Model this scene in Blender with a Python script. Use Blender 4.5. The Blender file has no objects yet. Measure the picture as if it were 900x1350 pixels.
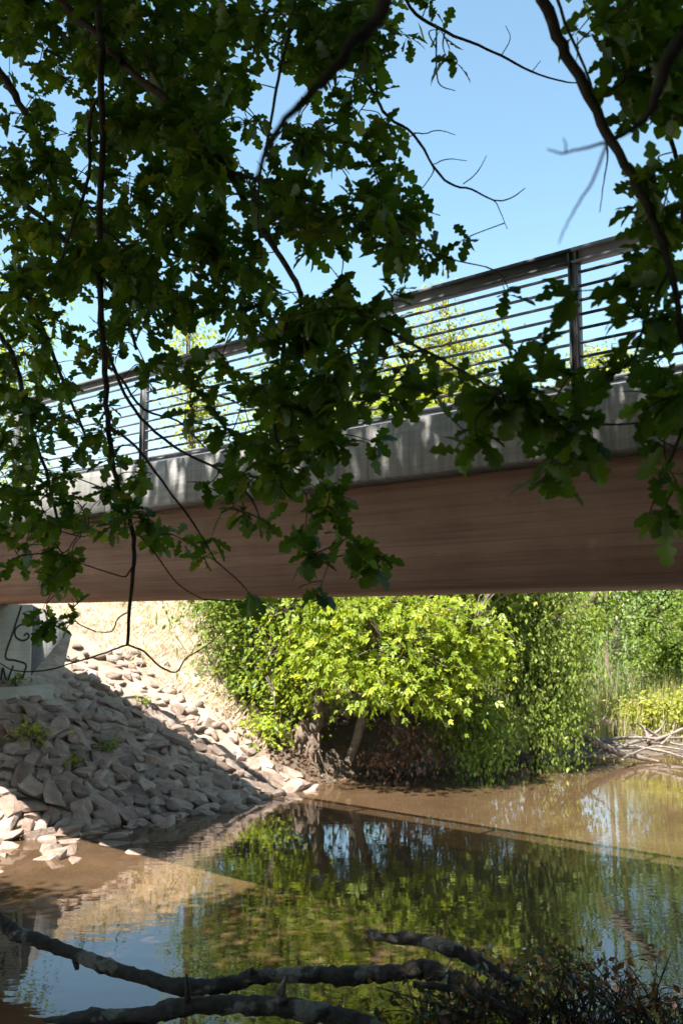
import bpy, bmesh, math, random
import numpy as np
from mathutils import Vector, Matrix, Quaternion

rng = np.random.default_rng(7)
random.seed(7)
scene = bpy.context.scene
col = scene.collection

# ------------------------------------------------------------------ camera
EYE = 3.3                       # eye height above the water (water is z = 0)
PITCH = 0.1099
FPX = 1312.0                    # focal length in photo pixels (35 mm on a 36 mm tall frame)
cam_d = bpy.data.cameras.new('camera')
cam = bpy.data.objects.new('camera', cam_d)
col.objects.link(cam)
cam.location = (0, 0, EYE)
cam.rotation_euler = (math.pi / 2 + PITCH, 0, 0)
cam_d.sensor_fit = 'VERTICAL'
cam_d.sensor_height = 36.0
cam_d.lens = 35.0
cam_d.clip_start = 0.05
cam_d.clip_end = 1500
cam_d.dof.use_dof = True
cam_d.dof.focus_distance = 7.5
cam_d.dof.aperture_fstop = 4.0
scene.camera = cam

# ------------------------------------------------------------------ sky, sun, exposure
ANG = 0.8453                    # bridge direction, radians left of the view axis
NX, NY = math.cos(ANG), math.sin(ANG)        # across the bridge, away from the camera (p)
DX, DY = -math.sin(ANG), math.cos(ANG)       # along the bridge, towards the far bank (t)
KSUN = 0.52
SUN = Vector((-NX * KSUN, -NY * KSUN, 1.0)).normalized()
world = bpy.data.worlds.new('World')
scene.world = world
world.use_nodes = True
wn = world.node_tree
sky = wn.nodes.new('ShaderNodeTexSky')
sky.sky_type = 'NISHITA'
sky.sun_disc = False
sky.sun_elevation = math.asin(SUN.z)
sky.sun_rotation = math.atan2(SUN.x, SUN.y)
sky.altitude = 100
sky.air_density = 1.0
sky.dust_density = 0.1
sky.ozone_density = 0.5
wn.nodes['Background'].inputs['Strength'].default_value = 0.075
hs_ = wn.nodes.new('ShaderNodeHueSaturation')       # the whole sky a little more cyan, as the camera saw it
hs_.inputs['Hue'].default_value = 0.480
hs_.inputs['Saturation'].default_value = 0.98
wn.links.new(sky.outputs['Color'], hs_.inputs['Color'])
wn.links.new(hs_.outputs['Color'], wn.nodes['Background'].inputs['Color'])
sl = bpy.data.lights.new('sun', 'SUN')
sl.energy = 5.0
sl.angle = math.radians(0.53)
sl.color = (1.0, 0.955, 0.88)
so = bpy.data.objects.new('sun', sl)
col.objects.link(so)
so.rotation_euler = SUN.to_track_quat('Z', 'Y').to_euler()
so.location = (0, 0, 40)
scene.view_settings.view_transform = 'Standard'
scene.view_settings.look = 'None'
scene.view_settings.exposure = 2.0
scene.view_settings.gamma = 1.0
scene.cycles.max_bounces = 7
scene.cycles.diffuse_bounces = 2
scene.cycles.transparent_max_bounces = 12
scene.cycles.caustics_reflective = True
scene.cycles.use_denoising = True
scene.cycles.use_adaptive_sampling = True
scene.cycles.adaptive_threshold = 0.02

# ------------------------------------------------------------------ helpers
CP, SP = math.cos(PITCH), math.sin(PITCH)


def ray(px, py):
    x = (px - 450) / FPX
    y = (675 - py) / FPX
    return np.array([x, CP - y * SP, SP + y * CP])


def at_d(px, py, d):
    return ray(px, py) * d + np.array([0, 0, EYE])


def at_z(px, py, z):
    r = ray(px, py)
    return r * ((z - EYE) / r[2]) + np.array([0, 0, EYE])


def at_t(px, py, t):
    r = ray(px, py)
    return r * (t / (r[0] * DX + r[1] * DY)) + np.array([0, 0, EYE])


def PT(p, t, z):
    return np.array([NX * p + DX * t, NY * p + DY * t, z])


def to_pt(x, y):
    return x * NX + y * NY, x * DX + y * DY


def sstep(a, b, x):
    u = np.clip((x - a) / (b - a), 0, 1)
    return u * u * (3 - 2 * u)


def project(V):
    V = np.asarray(V, float)
    z = V[:, 2] - EYE
    zc = V[:, 1] * CP + z * SP
    yc = -V[:, 1] * SP + z * CP
    return 450 + FPX * V[:, 0] / zc, 675 - FPX * yc / zc, zc


class Acc:
    """collects shapes, then becomes one mesh object"""
    def __init__(self):
        self.v, self.t, self.q, self.a, self.n = [], [], [], [], 0

    def add(self, V, T=None, Q=None, tint=0.5):
        V = np.asarray(V, float)
        if T is not None and len(T):
            self.t.append(np.asarray(T, int) + self.n)
        if Q is not None and len(Q):
            self.q.append(np.asarray(Q, int) + self.n)
        self.v.append(V)
        self.a.append(np.broadcast_to(np.asarray(tint, float), (len(V),)))
        self.n += len(V)
        return self

    def mesh(self, name, mat, smooth=False):
        me = bpy.data.meshes.new(name)
        V = np.concatenate(self.v) if self.v else np.zeros((0, 3))
        T = np.concatenate(self.t) if self.t else np.zeros((0, 3), int)
        Q = np.concatenate(self.q) if self.q else np.zeros((0, 4), int)
        me.vertices.add(len(V))
        me.vertices.foreach_set('co', V.astype(np.float32).ravel())
        nl = T.size + Q.size
        me.loops.add(nl)
        me.loops.foreach_set('vertex_index', np.concatenate([T.ravel(), Q.ravel()]).astype(np.int32))
        npoly = len(T) + len(Q)
        me.polygons.add(npoly)
        starts = np.concatenate([np.arange(len(T)) * 3, T.size + np.arange(len(Q)) * 4]).astype(np.int32)
        me.polygons.foreach_set('loop_start', starts)
        if smooth:
            me.polygons.foreach_set('use_smooth', np.ones(npoly, bool))
        at = me.attributes.new('tint', 'FLOAT', 'POINT')
        at.data.foreach_set('value', np.concatenate(self.a).astype(np.float32) if self.a else [])
        me.update()
        me.validate()
        if mat:
            me.materials.append(mat)
        return me

    def build(self, name, mat, parent=None, kind=None, smooth=False, origin=None):
        """origin: world point used as the object's own origin (or the parent's)"""
        off = np.zeros(3)
        if parent is not None:
            off = np.array(parent['_o'])
        elif origin is not None:
            off = np.array(origin, float)
        self.v = [v - off for v in self.v]
        o = bpy.data.objects.new(name, self.mesh(name, mat, smooth))
        col.objects.link(o)
        if parent is not None:
            o.parent = parent
            o['_o'] = list(off)
        else:
            o.location = off
            o['_o'] = list(off)
        if kind:
            o['kind'] = kind
        return o


def tag(o, label, cat, group=None):
    o['label'] = label
    o['category'] = cat
    if group:
        o['group'] = group
    return o


def thing(name, label, cat, loc, group=None):
    o = bpy.data.objects.new(name, None)
    col.objects.link(o)
    o.location = loc
    o.empty_display_size = 0.2
    o['_o'] = list(loc)
    return tag(o, label, cat, group)


BOXQ = [(0, 3, 2, 1), (4, 5, 6, 7), (0, 1, 5, 4), (1, 2, 6, 5), (2, 3, 7, 6), (3, 0, 4, 7)]


def box_pt(p0, p1, t0, t1, z0, z1):
    """box in bridge coordinates"""
    c = [(p0, t0), (p1, t0), (p1, t1), (p0, t1)]
    V = [PT(p, t, z0) for p, t in c] + [PT(p, t, z1) for p, t in c]
    return np.array(V), BOXQ


def bevel_box_pt(p0, p1, t0, t1, z0, z1, b=0.012):
    """box with small chamfers along its length (t)"""
    prof = [(p0 + b, z0), (p1 - b, z0), (p1, z0 + b), (p1, z1 - b), (p1 - b, z1), (p0 + b, z1), (p0, z1 - b), (p0, z0 + b)]
    return prism_pt(prof, t0, t1)


def prism_pt(prof, t0, t1, seg=1):
    n = len(prof)
    V, Q = [], []
    ts = np.linspace(t0, t1, seg + 1)
    for t in ts:
        V += [PT(p, t, z) for p, z in prof]
    for k in range(seg):
        for i in range(n):
            j = (i + 1) % n
            Q.append((k * n + i, k * n + j, (k + 1) * n + j, (k + 1) * n + i))
    T = []
    for i in range(1, n - 1):
        T.append((0, i + 1, i))
        T.append((seg * n, seg * n + i, seg * n + i + 1))
    return np.array(V), T, Q


def smooth_path(P, R, sub=3):
    """Catmull-Rom through points with radii"""
    P = np.asarray(P, float)
    R = np.asarray(R, float)
    if len(P) < 3:
        return P, R
    E = np.vstack([2 * P[0] - P[1], P, 2 * P[-1] - P[-2]])
    out, ro = [], []
    for i in range(len(P) - 1):
        a, b, c, d = E[i], E[i + 1], E[i + 2], E[i + 3]
        for k in range(sub):
            u = k / sub
            out.append(0.5 * (2 * b + (c - a) * u + (2 * a - 5 * b + 4 * c - d) * u * u + (3 * b - a - 3 * c + d) * u ** 3))
            ro.append(R[i] * (1 - u) + R[i + 1] * u)
    out.append(P[-1])
    ro.append(R[-1])
    return np.array(out), np.array(ro)


def tube(P, R, n=6, rough=0.0, cap=True):
    P = np.asarray(P, float)
    R = np.asarray(R, float)
    m = len(P)
    tan = np.gradient(P, axis=0)
    tan /= np.linalg.norm(tan, axis=1)[:, None] + 1e-9
    ref = np.array([0.13, 0.31, 0.94])
    if abs(tan.mean(0) @ ref) > 0.85:
        ref = np.array([0.9, 0.3, 0.2])
    a = np.cross(tan, ref)
    a /= np.linalg.norm(a, axis=1)[:, None] + 1e-9
    b = np.cross(tan, a)
    ph = np.arange(n) * 2 * math.pi / n
    rr = R[:, None] * (1 + rough * rng.normal(0, 1, (m, n)))
    V = P[:, None, :] + rr[:, :, None] * (np.cos(ph)[None, :, None] * a[:, None, :] + np.sin(ph)[None, :, None] * b[:, None, :])
    V = V.reshape(-1, 3)
    i = np.arange(m - 1)[:, None] * n
    j = np.arange(n)[None, :]
    k = (j + 1) % n
    Q = np.stack([i + j, i + k, i + n + k, i + n + j], -1).reshape(-1, 4)
    T = []
    if cap:
        for q in range(1, n - 1):
            T.append((0, q, q + 1))
            T.append(((m - 1) * n, (m - 1) * n + q + 1, (m - 1) * n + q))
    return V, np.array(T, int).reshape(-1, 3), Q


# leaf templates: u along, v across, w up ------------------------------------
def lobed(us, vs, curl=0.12):
    us, vs = np.array(us), np.array(vs)
    n = len(us)
    w = -curl * us * us
    M = np.stack([us, 0 * us, w], 1)
    L = np.stack([us - 0.02, vs, w + 0.22 * vs], 1)
    Rr = np.stack([us - 0.02, -vs, w + 0.22 * vs], 1)
    V = np.vstack([M, L, Rr])
    T = []
    for i in range(n - 1):
        T += [(i, i + 1, n + i), (i + 1, n + i + 1, n + i), (i, 2 * n + i, i + 1), (i + 1, 2 * n + i, 2 * n + i + 1)]
    return V, np.array(T)


OAK = lobed([0, .12, .19, .25, .33, .40, .46, .54, .61, .67, .76, .88, 1.0],
            [.012, .11, .13, .06, .20, .20, .10, .27, .27, .15, .24, .19, .04])
OAK2 = lobed([0, .15, .22, .29, .38, .45, .52, .62, .70, .77, .88, 1.0], [.012, .12, .11, .06, .21, .19, .10, .27, .25, .15, .19, .04], 0.25)
HEX = (np.array([[0, 0, 0], [.35, .24, .05], [.8, .22, .03], [1, 0, -.05], [.8, -.22, .03], [.35, -.24, .05]]),
       np.array([(0, 3, 1), (1, 3, 2), (0, 5, 3), (3, 5, 4)]))
DIA = (np.array([[0, 0, 0], [.45, .27, .07], [1, 0, -.08], [.45, -.27, .07]]), np.array([(0, 2, 1), (0, 3, 2)]))


def tri_leaf():
    V, T = [], []
    for k, (a, s, off) in enumerate([(0, .75, .45), (.95, .62, .3), (-.95, .62, .3), (.8, .5, .05), (-.8, .5, .05)]):
        d = np.array([math.cos(a), math.sin(a), -.12])
        e = np.array([-math.sin(a), math.cos(a), 0])
        o = np.array([off, 0, 0])
        V += [o, o + d * s * .45 + e * s * .24 + np.array([0, 0, .04]), o + d * s, o + d * s * .45 - e * s * .24 + np.array([0, 0, .04])]
        T += [(4 * k, 4 * k + 2, 4 * k + 1), (4 * k, 4 * k + 3, 4 * k + 2)]
    return np.array(V), np.array(T)


TRI = tri_leaf()


def unit(v):
    return v / (np.linalg.norm(v, axis=-1, keepdims=True) + 1e-9)


def leaves(acc, tpl, pos, dirv, nor, size, tint):
    """place many leaves at once"""
    V, T = tpl
    d = unit(dirv)
    s = unit(np.cross(nor, d))
    n = np.cross(d, s)
    N = len(pos)
    W = pos[:, None, :] + size[:, None, None] * (V[None, :, 0, None] * d[:, None, :] + V[None, :, 1, None] * s[:, None, :] + V[None, :, 2, None] * n[:, None, :])
    F = T[None] + (np.arange(N) * len(V))[:, None, None]
    acc.add(W.reshape(-1, 3), T=F.reshape(-1, 3), tint=np.repeat(tint, len(V)))


# ------------------------------------------------------------------ materials
class NT:
    def __init__(self, name):
        self.m = bpy.data.materials.new(name)
        self.m.use_nodes = True
        self.t = self.m.node_tree
        self.t.nodes.clear()
        self.out = self.t.nodes.new('ShaderNodeOutputMaterial')

    def n(self, kind, **kw):
        nd = self.t.nodes.new('ShaderNode' + kind)
        for k, v in kw.items():
            if k.startswith('i_'):
                key = k[2:]
                key = int(key) if key.isdigit() else key.replace('_', ' ')
                s = nd.inputs[key]
                if hasattr(v, 'is_linked') or isinstance(v, bpy.types.NodeSocket):
                    self.t.links.new(v, s)
                else:
                    s.default_value = v
            else:
                setattr(nd, k, v)
        return nd

    def ramp(self, fac, stops):
        r = self.n('ValToRGB', i_Fac=fac)
        e = r.color_ramp.elements
        while len(e) < len(stops):
            e.new(0.5)
        for i, (pos, c) in enumerate(stops):
            e[i].position = pos
            e[i].color = (*c, 1) if len(c) == 3 else c
        return r.outputs['Color']

    def noise(self, scale, vec=None, detail=4, rough=0.55):
        kw = dict(i_Scale=scale, i_Detail=detail, i_Roughness=rough)
        if vec is not None:
            kw['i_Vector'] = vec
        return self.n('TexNoise', **kw).outputs['Fac']

    def mixc(self, fac, a, b, mode='MIX'):
        m = self.n('Mix', data_type='RGBA', blend_type=mode)
        for idx, v in ((0, fac), (6, a), (7, b)):
            s = m.inputs[idx]
            if isinstance(v, bpy.types.NodeSocket):
                self.t.links.new(v, s)
            else:
                s.default_value = v if idx == 0 else (*v, 1)
        return m.outputs[2]

    def done(self, sh):
        self.t.links.new(sh, self.out.inputs['Surface'])
        return self.m


def mapped(N, scale, rot=0.0):
    tc = N.n('TexCoord').outputs['Object']
    mp = N.n('Mapping', i_Vector=tc, i_Scale=scale, i_Rotation=(0, 0, rot))
    return mp.outputs['Vector']


def leaf_mat(name, ca, cb, trans=0.4, gloss=0.08, cc=None):
    N = NT(name)
    at = N.n('Attribute', attribute_name='tint').outputs['Fac']
    stops = [(0.0, ca), (0.8, cb)] + ([(0.97, cc)] if cc else [])
    c = N.ramp(at, stops)
    tcol = N.mixc(1.0, c, (1.6, 1.5, 0.5), 'MULTIPLY')
    d = N.n('BsdfDiffuse', i_Color=c).outputs[0]
    t = N.n('BsdfTranslucent', i_Color=tcol).outputs[0]
    m = N.n('MixShader', i_Fac=trans, i_1=d, i_2=t).outputs[0]
    g = N.n('BsdfGlossy', i_Color=(.8, .85, .8, 1), i_Roughness=0.38).outputs[0]
    return N.done(N.n('MixShader', i_Fac=gloss, i_1=m, i_2=g).outputs[0])


def rough_mat(name, stops, scale=6, bump=0.3, vec=None, rough=0.85, bscale=None, detail=6, bdist=0.02, spec=0.25, rand=0.0):
    N = NT(name)
    v = vec(N) if vec else N.n('TexCoord').outputs['Object']
    c = N.ramp(N.noise(scale, v, detail), stops)
    if rand:
        oi = N.n('ObjectInfo').outputs['Random']
        at = N.n('Attribute', attribute_name='tint').outputs['Fac']
        s = N.n('Math', operation='ADD', i_0=oi, i_1=at).outputs[0]
        f = N.n('Math', operation='FRACT', i_0=s).outputs[0]
        c = N.mixc(1.0, c, N.ramp(f, [(0, (1 - rand, 1 - rand * 1.1, 1 - rand * 1.15)), (.5, (1, .97, .95)), (1, (1 + rand * .8, 1 + rand * .8, 1 + rand * .8))]), 'MULTIPLY')
    b = N.n('Bump', i_Strength=bump, i_Distance=bdist, i_Height=N.noise(bscale or scale * 4, v, 8, .65)).outputs[0]
    s = N.n('BsdfPrincipled', i_Base_Color=c, i_Roughness=rough, i_Normal=b)
    s.inputs['Specular IOR Level'].default_value = spec
    return N.done(s.outputs[0])


M = {}
M['bark'] = rough_mat('oak_bark', [(.3, (.030, .022, .016)), (.7, (.085, .066, .05))], 14, .8, rough=.9)
M['twig'] = rough_mat('twig_bark', [(.3, (.035, .024, .018)), (.7, (.08, .055, .042))], 20, .4, rough=.8)
M['wood'] = rough_mat('tree_bark', [(.3, (.07, .052, .04)), (.7, (.17, .13, .10))], 9, .8, rough=.9)
M['root'] = rough_mat('root_wood', [(.3, (.09, .06, .045)), (.7, (.24, .18, .14))], 9, .8, rough=.9)
M['drift'] = rough_mat('drift_wood', [(.3, (.12, .095, .075)), (.7, (.28, .235, .195))], 8, .5, rough=.85)
M['stone'] = rough_mat('riprap_stone', [(.25, (.175, .125, .098)), (.5, (.30, .228, .185)), (.75, (.42, .35, .30))], 2.2, .7, rough=.9, bscale=13, bdist=.05, rand=.36)
M['oak'] = leaf_mat('oak_leaf_green', (.036, .080, .010), (.098, .165, .017), .55, .035, (.20, .22, .03))
M['elder'] = leaf_mat('maple_leaf_lime', (.14, .21, .022), (.30, .36, .04), .45, .012, (.42, .42, .07))
M['shrub'] = leaf_mat('shrub_leaf_green', (.08, .14, .022), (.19, .25, .042), .4, .012, (.2, .24, .06))
M['dark'] = leaf_mat('shrub_leaf_dark', (.035, .075, .02), (.08, .125, .035), .35, .012, (.15, .19, .06))
M['willow'] = leaf_mat('willow_leaf', (.11, .17, .032), (.25, .30, .065), .4, .012, (.24, .28, .10))
M['blue'] = leaf_mat('tree_leaf_greygreen', (.09, .15, .04), (.19, .25, .08), .4, .012, (.22, .26, .1))
M['yellow'] = leaf_mat('tree_leaf_yellow', (.20, .25, .03), (.36, .37, .06), .45, .012, (.38, .32, .09))
M['dry'] = leaf_mat('dry_grass', (.50, .39, .30), (.66, .55, .45), .25, .0, (.44, .42, .22))
M['reed'] = leaf_mat('reed_grass', (.26, .28, .08), (.46, .40, .20), .3, .0, (.5, .43, .28))
M['deadleaf'] = leaf_mat('dead_leaf_brown', (.07, .032, .02), (.20, .085, .045), .3, .06, (.28, .16, .08))
M['ivy'] = leaf_mat('ivy_leaf', (.03, .05, .015), (.07, .10, .03), .3, .08, (.16, .2, .04))


def concrete(name, stops, board=0.0, streak=0.0):
    N = NT(name)
    rot = mapped(N, (1, 1, 1), -(math.pi / 2 + ANG))      # x along the bridge
    al = N.n('Mapping', i_Vector=rot, i_Scale=(.35, 1, 9)).outputs['Vector']
    big = N.noise(1.3, rot, 5, .6)
    bands = N.noise(2.2, al, 5, .7)
    mixf = N.n('Mix', data_type='FLOAT', i_0=.55, i_2=big, i_3=bands).outputs[0]
    c = N.ramp(mixf, stops)
    if streak:
        up = N.n('Mapping', i_Vector=rot, i_Scale=(11, 1, .45)).outputs['Vector']
        st = N.ramp(N.noise(1.6, up, 5, .6), [(.42, (1, 1, 1)), (.68, (1 - streak,) * 3)])
        c = N.mixc(1.0, c, st, 'MULTIPLY')
    if board:                                        # imprint of the formwork boards
        zc = N.n('SeparateXYZ', i_0=N.n('NewGeometry').outputs['Position']).outputs['Z']
        wob = N.n('Math', operation='MULTIPLY_ADD', i_0=N.noise(1.1, rot, 2), i_1=.02, i_2=zc).outputs[0]
        zs = N.n('Math', operation='DIVIDE', i_0=wob, i_1=board).outputs[0]
        wn_ = N.n('TexWhiteNoise', noise_dimensions='1D')
        N.t.links.new(N.n('Math', operation='FLOOR', i_0=zs).outputs[0], wn_.inputs['W'])
        c = N.mixc(1.0, c, N.ramp(wn_.outputs['Value'], [(0, (.88, .86, .85)), (1, (1.10, 1.09, 1.08))]), 'MULTIPLY')
        fr_ = N.n('Math', operation='FRACT', i_0=zs).outputs[0]
        c = N.mixc(1.0, c, N.ramp(fr_, [(0, (.78, .76, .75)), (.09, (1, 1, 1)), (.93, (1, 1, 1)), (1.0, (.86, .85, .84))]), 'MULTIPLY')
        sp2 = N.ramp(N.noise(3.4, rot, 6, .75), [(.60, (1, 1, 1)), (.72, (1.35, 1.32, 1.25))])
        c = N.mixc(1.0, c, sp2, 'MULTIPLY')
    fine = N.noise(60, rot, 4, .7)
    h = N.n('Math', operation='ADD', i_0=fine, i_1=N.n('Math', operation='MULTIPLY', i_0=bands, i_1=2.0).outputs[0]).outputs[0]
    b = N.n('Bump', i_Strength=.35, i_Distance=.012, i_Height=h).outputs[0]
    s = N.n('BsdfPrincipled', i_Base_Color=c, i_Roughness=.88, i_Normal=b)
    s.inputs['Specular IOR Level'].default_value = .2
    return N.done(s.outputs[0])


M['girder'] = concrete('red_stained_concrete', [(.3, (.19, .110, .076)), (.5, (.285, .175, .128)), (.7, (.37, .24, .18))], board=.105)
M['fascia'] = concrete('grey_concrete', [(.3, (.19, .187, .178)), (.55, (.28, .273, .258)), (.75, (.37, .36, .34))], streak=.42)
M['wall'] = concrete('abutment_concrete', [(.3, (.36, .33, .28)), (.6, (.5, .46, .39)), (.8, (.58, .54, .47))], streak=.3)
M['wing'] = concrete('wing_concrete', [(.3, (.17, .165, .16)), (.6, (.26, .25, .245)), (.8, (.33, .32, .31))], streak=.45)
M['metal'] = rough_mat('galvanised_steel', [(.3, (.085, .088, .095)), (.7, (.15, .152, .16))], 5, .08, rough=.6, spec=.35)
M['paint'] = rough_mat('spray_paint', [(.3, (.012, .012, .012)), (.7, (.03, .03, .03))], 20, .05, rough=.6)

# ground of the far bank: soil, dry grass thatch
N = NT('bank_soil')
tc = N.n('TexCoord').outputs['Object']
c1 = N.ramp(N.noise(1.1, tc, 6, .6), [(.3, (.20, .155, .12)), (.5, (.38, .295, .235)), (.7, (.50, .41, .335))])
c2 = N.ramp(N.noise(9, tc, 6, .7), [(.35, (.62, .6, .56)), (.65, (1.1, 1.08, 1.0))])
cc = N.mixc(1.0, c1, c2, 'MULTIPLY')
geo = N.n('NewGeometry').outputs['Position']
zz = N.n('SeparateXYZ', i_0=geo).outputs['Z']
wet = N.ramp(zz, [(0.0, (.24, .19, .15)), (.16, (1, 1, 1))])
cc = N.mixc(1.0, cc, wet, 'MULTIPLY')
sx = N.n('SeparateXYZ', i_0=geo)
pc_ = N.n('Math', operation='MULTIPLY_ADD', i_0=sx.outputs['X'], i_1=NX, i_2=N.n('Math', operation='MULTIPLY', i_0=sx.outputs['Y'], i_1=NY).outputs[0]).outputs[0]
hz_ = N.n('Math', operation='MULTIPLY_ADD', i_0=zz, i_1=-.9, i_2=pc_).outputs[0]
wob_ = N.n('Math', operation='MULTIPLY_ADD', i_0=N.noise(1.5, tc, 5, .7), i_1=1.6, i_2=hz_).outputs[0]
bank_shade = N.n('MapRange', i_0=wob_, i_1=14.3, i_2=15.3).outputs[0]
cc = N.mixc(bank_shade, cc, N.ramp(N.noise(5, tc, 6, .7), [(.3, (.05, .036, .025)), (.7, (.135, .10, .07))]))  # shade under the shrubs put into the earth colour of this stretch
bb = N.n('Bump', i_Strength=.8, i_Distance=.05, i_Height=N.noise(14, tc, 8, .7)).outputs[0]
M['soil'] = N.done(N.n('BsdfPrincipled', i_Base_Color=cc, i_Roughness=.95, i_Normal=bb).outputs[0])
M['mud'] = rough_mat('dark_mud', [(.3, (.06, .045, .032)), (.7, (.13, .10, .075))], 2.5, .6, rough=.8)

# water: reflecting surface over muddy, half clear water
N = NT('river_water')
tc = N.n('TexCoord').outputs['Object']
m1 = N.n('Mapping', i_Vector=tc, i_Scale=(1.0, 2.2, 1), i_Rotation=(0, 0, .15)).outputs['Vector']
n1 = N.noise(2.2, m1, 2, .5)
n2 = N.noise(11.0, m1, 2, .5)
calm = N.ramp(N.noise(.35, tc, 2, .5), [(.35, (.25,) * 3), (.65, (1,) * 3)])
hh = N.n('Math', operation='MULTIPLY_ADD', i_0=n2, i_1=.10, i_2=n1).outputs[0]
hh = N.n('Math', operation='MULTIPLY', i_0=hh, i_1=calm).outputs[0]
bp = N.n('Bump', i_Strength=.055, i_Distance=.05, i_Height=hh).outputs[0]
fr = N.n('Fresnel', i_IOR=1.55, i_Normal=bp).outputs[0]
gl = N.n('BsdfGlossy', i_Roughness=.0, i_Normal=bp, i_Color=(1, 1, 1, 1)).outputs[0]
murk = N.ramp(N.noise(.8, tc, 4, .6), [(.35, (.092, .055, .028)), (.65, (.128, .081, .045))])
df = N.n('BsdfDiffuse', i_Color=murk).outputs[0]
tp = N.n('BsdfTransparent', i_Color=(.62, .47, .32, 1)).outputs[0]
body = N.n('MixShader', i_Fac=.38, i_1=df, i_2=tp).outputs[0]
M['water'] = N.done(N.n('MixShader', i_Fac=fr, i_1=body, i_2=gl).outputs[0])


# ------------------------------------------------------------------ terrain
def toe(p):
    return np.interp(p, [-20, 6, 8.3, 10, 13, 15.8, 19, 22, 24.6, 30, 45, 90], [15.2, 14.4, 14.2, 13.8, 13.9, 14.2, 13.6, 12.3, 10.5, 6.5, -2, -24])


def near_edge(p):
    return np.interp(p, [-30, -10, 0, 5, 8, 13, 20, 40, 90], [7.5, 6.4, 5.7, 5.1, 3.7, 1.0, -3, -14, -41])


def lump(p, t, s, a, seed=0):
    r = np.random.default_rng(seed)
    o = 0
    for k in range(5):
        f = s * 1.8 ** k
        a1, a2, ph = r.uniform(.5, 1.2), r.uniform(.5, 1.2), r.uniform(0, 6.28, 2)
        o = o + a / 1.7 ** k * np.sin(f * a1 * p + ph[0] + np.sin(f * .7 * t)) * np.cos(f * a2 * t + ph[1] + np.sin(f * .6 * p))
    return o


def far_ground(p, t):
    d = t - toe(p)
    z1 = np.where(d > 0, .53 * d, np.maximum(.16 * d, -.5))
    z1 = np.minimum(z1, 4.88)
    rise = np.where(d > 0, 1.15 * sstep(0.05, 1.0, d) + np.minimum(.05 * np.maximum(d - 1, 0), 1.2), np.maximum(.3 * d, -.6))
    low = np.where(d > 0, .3 * sstep(0, 2.2, d) + np.minimum(.09 * np.maximum(d - 1, 0), 1.9), np.maximum(.15 * d, -.5))
    z2 = rise + (low - rise) * sstep(20.5, 23, p)
    st = 14.2 + np.clip((t - 15.5) * .55, 0, 4.2)
    w = sstep(st, st + 3.2, p)
    z = z1 + (z2 - z1) * w
    return z + lump(p, t, .9, .07, 3) * sstep(-.2, .8, d)


def near_ground(p, t):
    d = near_edge(p) - t
    return np.where(d > 0, np.minimum(.33 * d, 1.7 + .01 * d), np.maximum(.25 * d, -.6)) + lump(p, t, 1.3, .05, 5)


def grid(fn, ps, ts):
    P, T = np.meshgrid(ps, ts, indexing='ij')
    Z = fn(P, T)
    V = np.stack([NX * P + DX * T, NY * P + DY * T, Z], -1).reshape(-1, 3)
    a, b = len(ps), len(ts)
    i = np.arange(a - 1)[:, None] * b
    j = np.arange(b - 1)[None, :]
    Q = np.stack([i + j, i + b + j, i + b + j + 1, i + j + 1], -1).reshape(-1, 4)
    return V, Q


ps = np.concatenate([np.linspace(-60, -4, 15), np.linspace(-3, 40, 190), np.linspace(42, 260, 30)])
ts = np.concatenate([np.linspace(-160, 3, 40), np.linspace(4, 32, 130), np.linspace(34, 320, 40)])
ts_far = ts
V, Q = grid(far_ground, ps, ts_far)
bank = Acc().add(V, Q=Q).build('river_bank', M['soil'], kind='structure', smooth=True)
pn = np.concatenate([np.linspace(-120, -8, 16), np.linspace(-7, 16, 70), np.linspace(18, 120, 20)])
tn = np.concatenate([np.linspace(-160, -8, 16), np.linspace(-7, 8.5, 50)])
V, Q = grid(near_ground, pn, tn)
Acc().add(V, Q=Q).build('near_bank', M['mud'], kind='structure', smooth=True)
V = [(-260, -260, 0), (260, -260, 0), (260, 260, 0), (-260, 260, 0)]
Acc().add(V, Q=[(0, 1, 2, 3)]).build('river', M['water'], kind='structure')
V = [(-900, -900, -.75), (900, -900, -.75), (900, 900, -.75), (-900, 900, -.75)]
Acc().add(V, Q=[(0, 1, 2, 3)]).build('ground', M['mud'], kind='structure')

# ------------------------------------------------------------------ riprap stones
def stone_mesh(k):
    r = np.random.default_rng(100 + k)
    bm = bmesh.new()
    pts = unit(r.normal(0, 1, (15, 3)))
    pts = np.sign(pts) * np.abs(pts) ** .72           # blocky
    pts *= np.array([.56, .5 * r.uniform(.66, .95), .5 * r.uniform(.40, .62)])
    for v in pts:
        bm.verts.new(v)
    res = bmesh.ops.convex_hull(bm, input=bm.verts)
    bmesh.ops.delete(bm, geom=[g for g in res['geom_interior'] if isinstance(g, bmesh.types.BMVert)], context='VERTS')
    bmesh.ops.triangulate(bm, faces=bm.faces)
    me = bpy.data.meshes.new('stone')
    bm.to_mesh(me)
    bm.free()
    me.materials.append(M['stone'])
    return me


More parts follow.
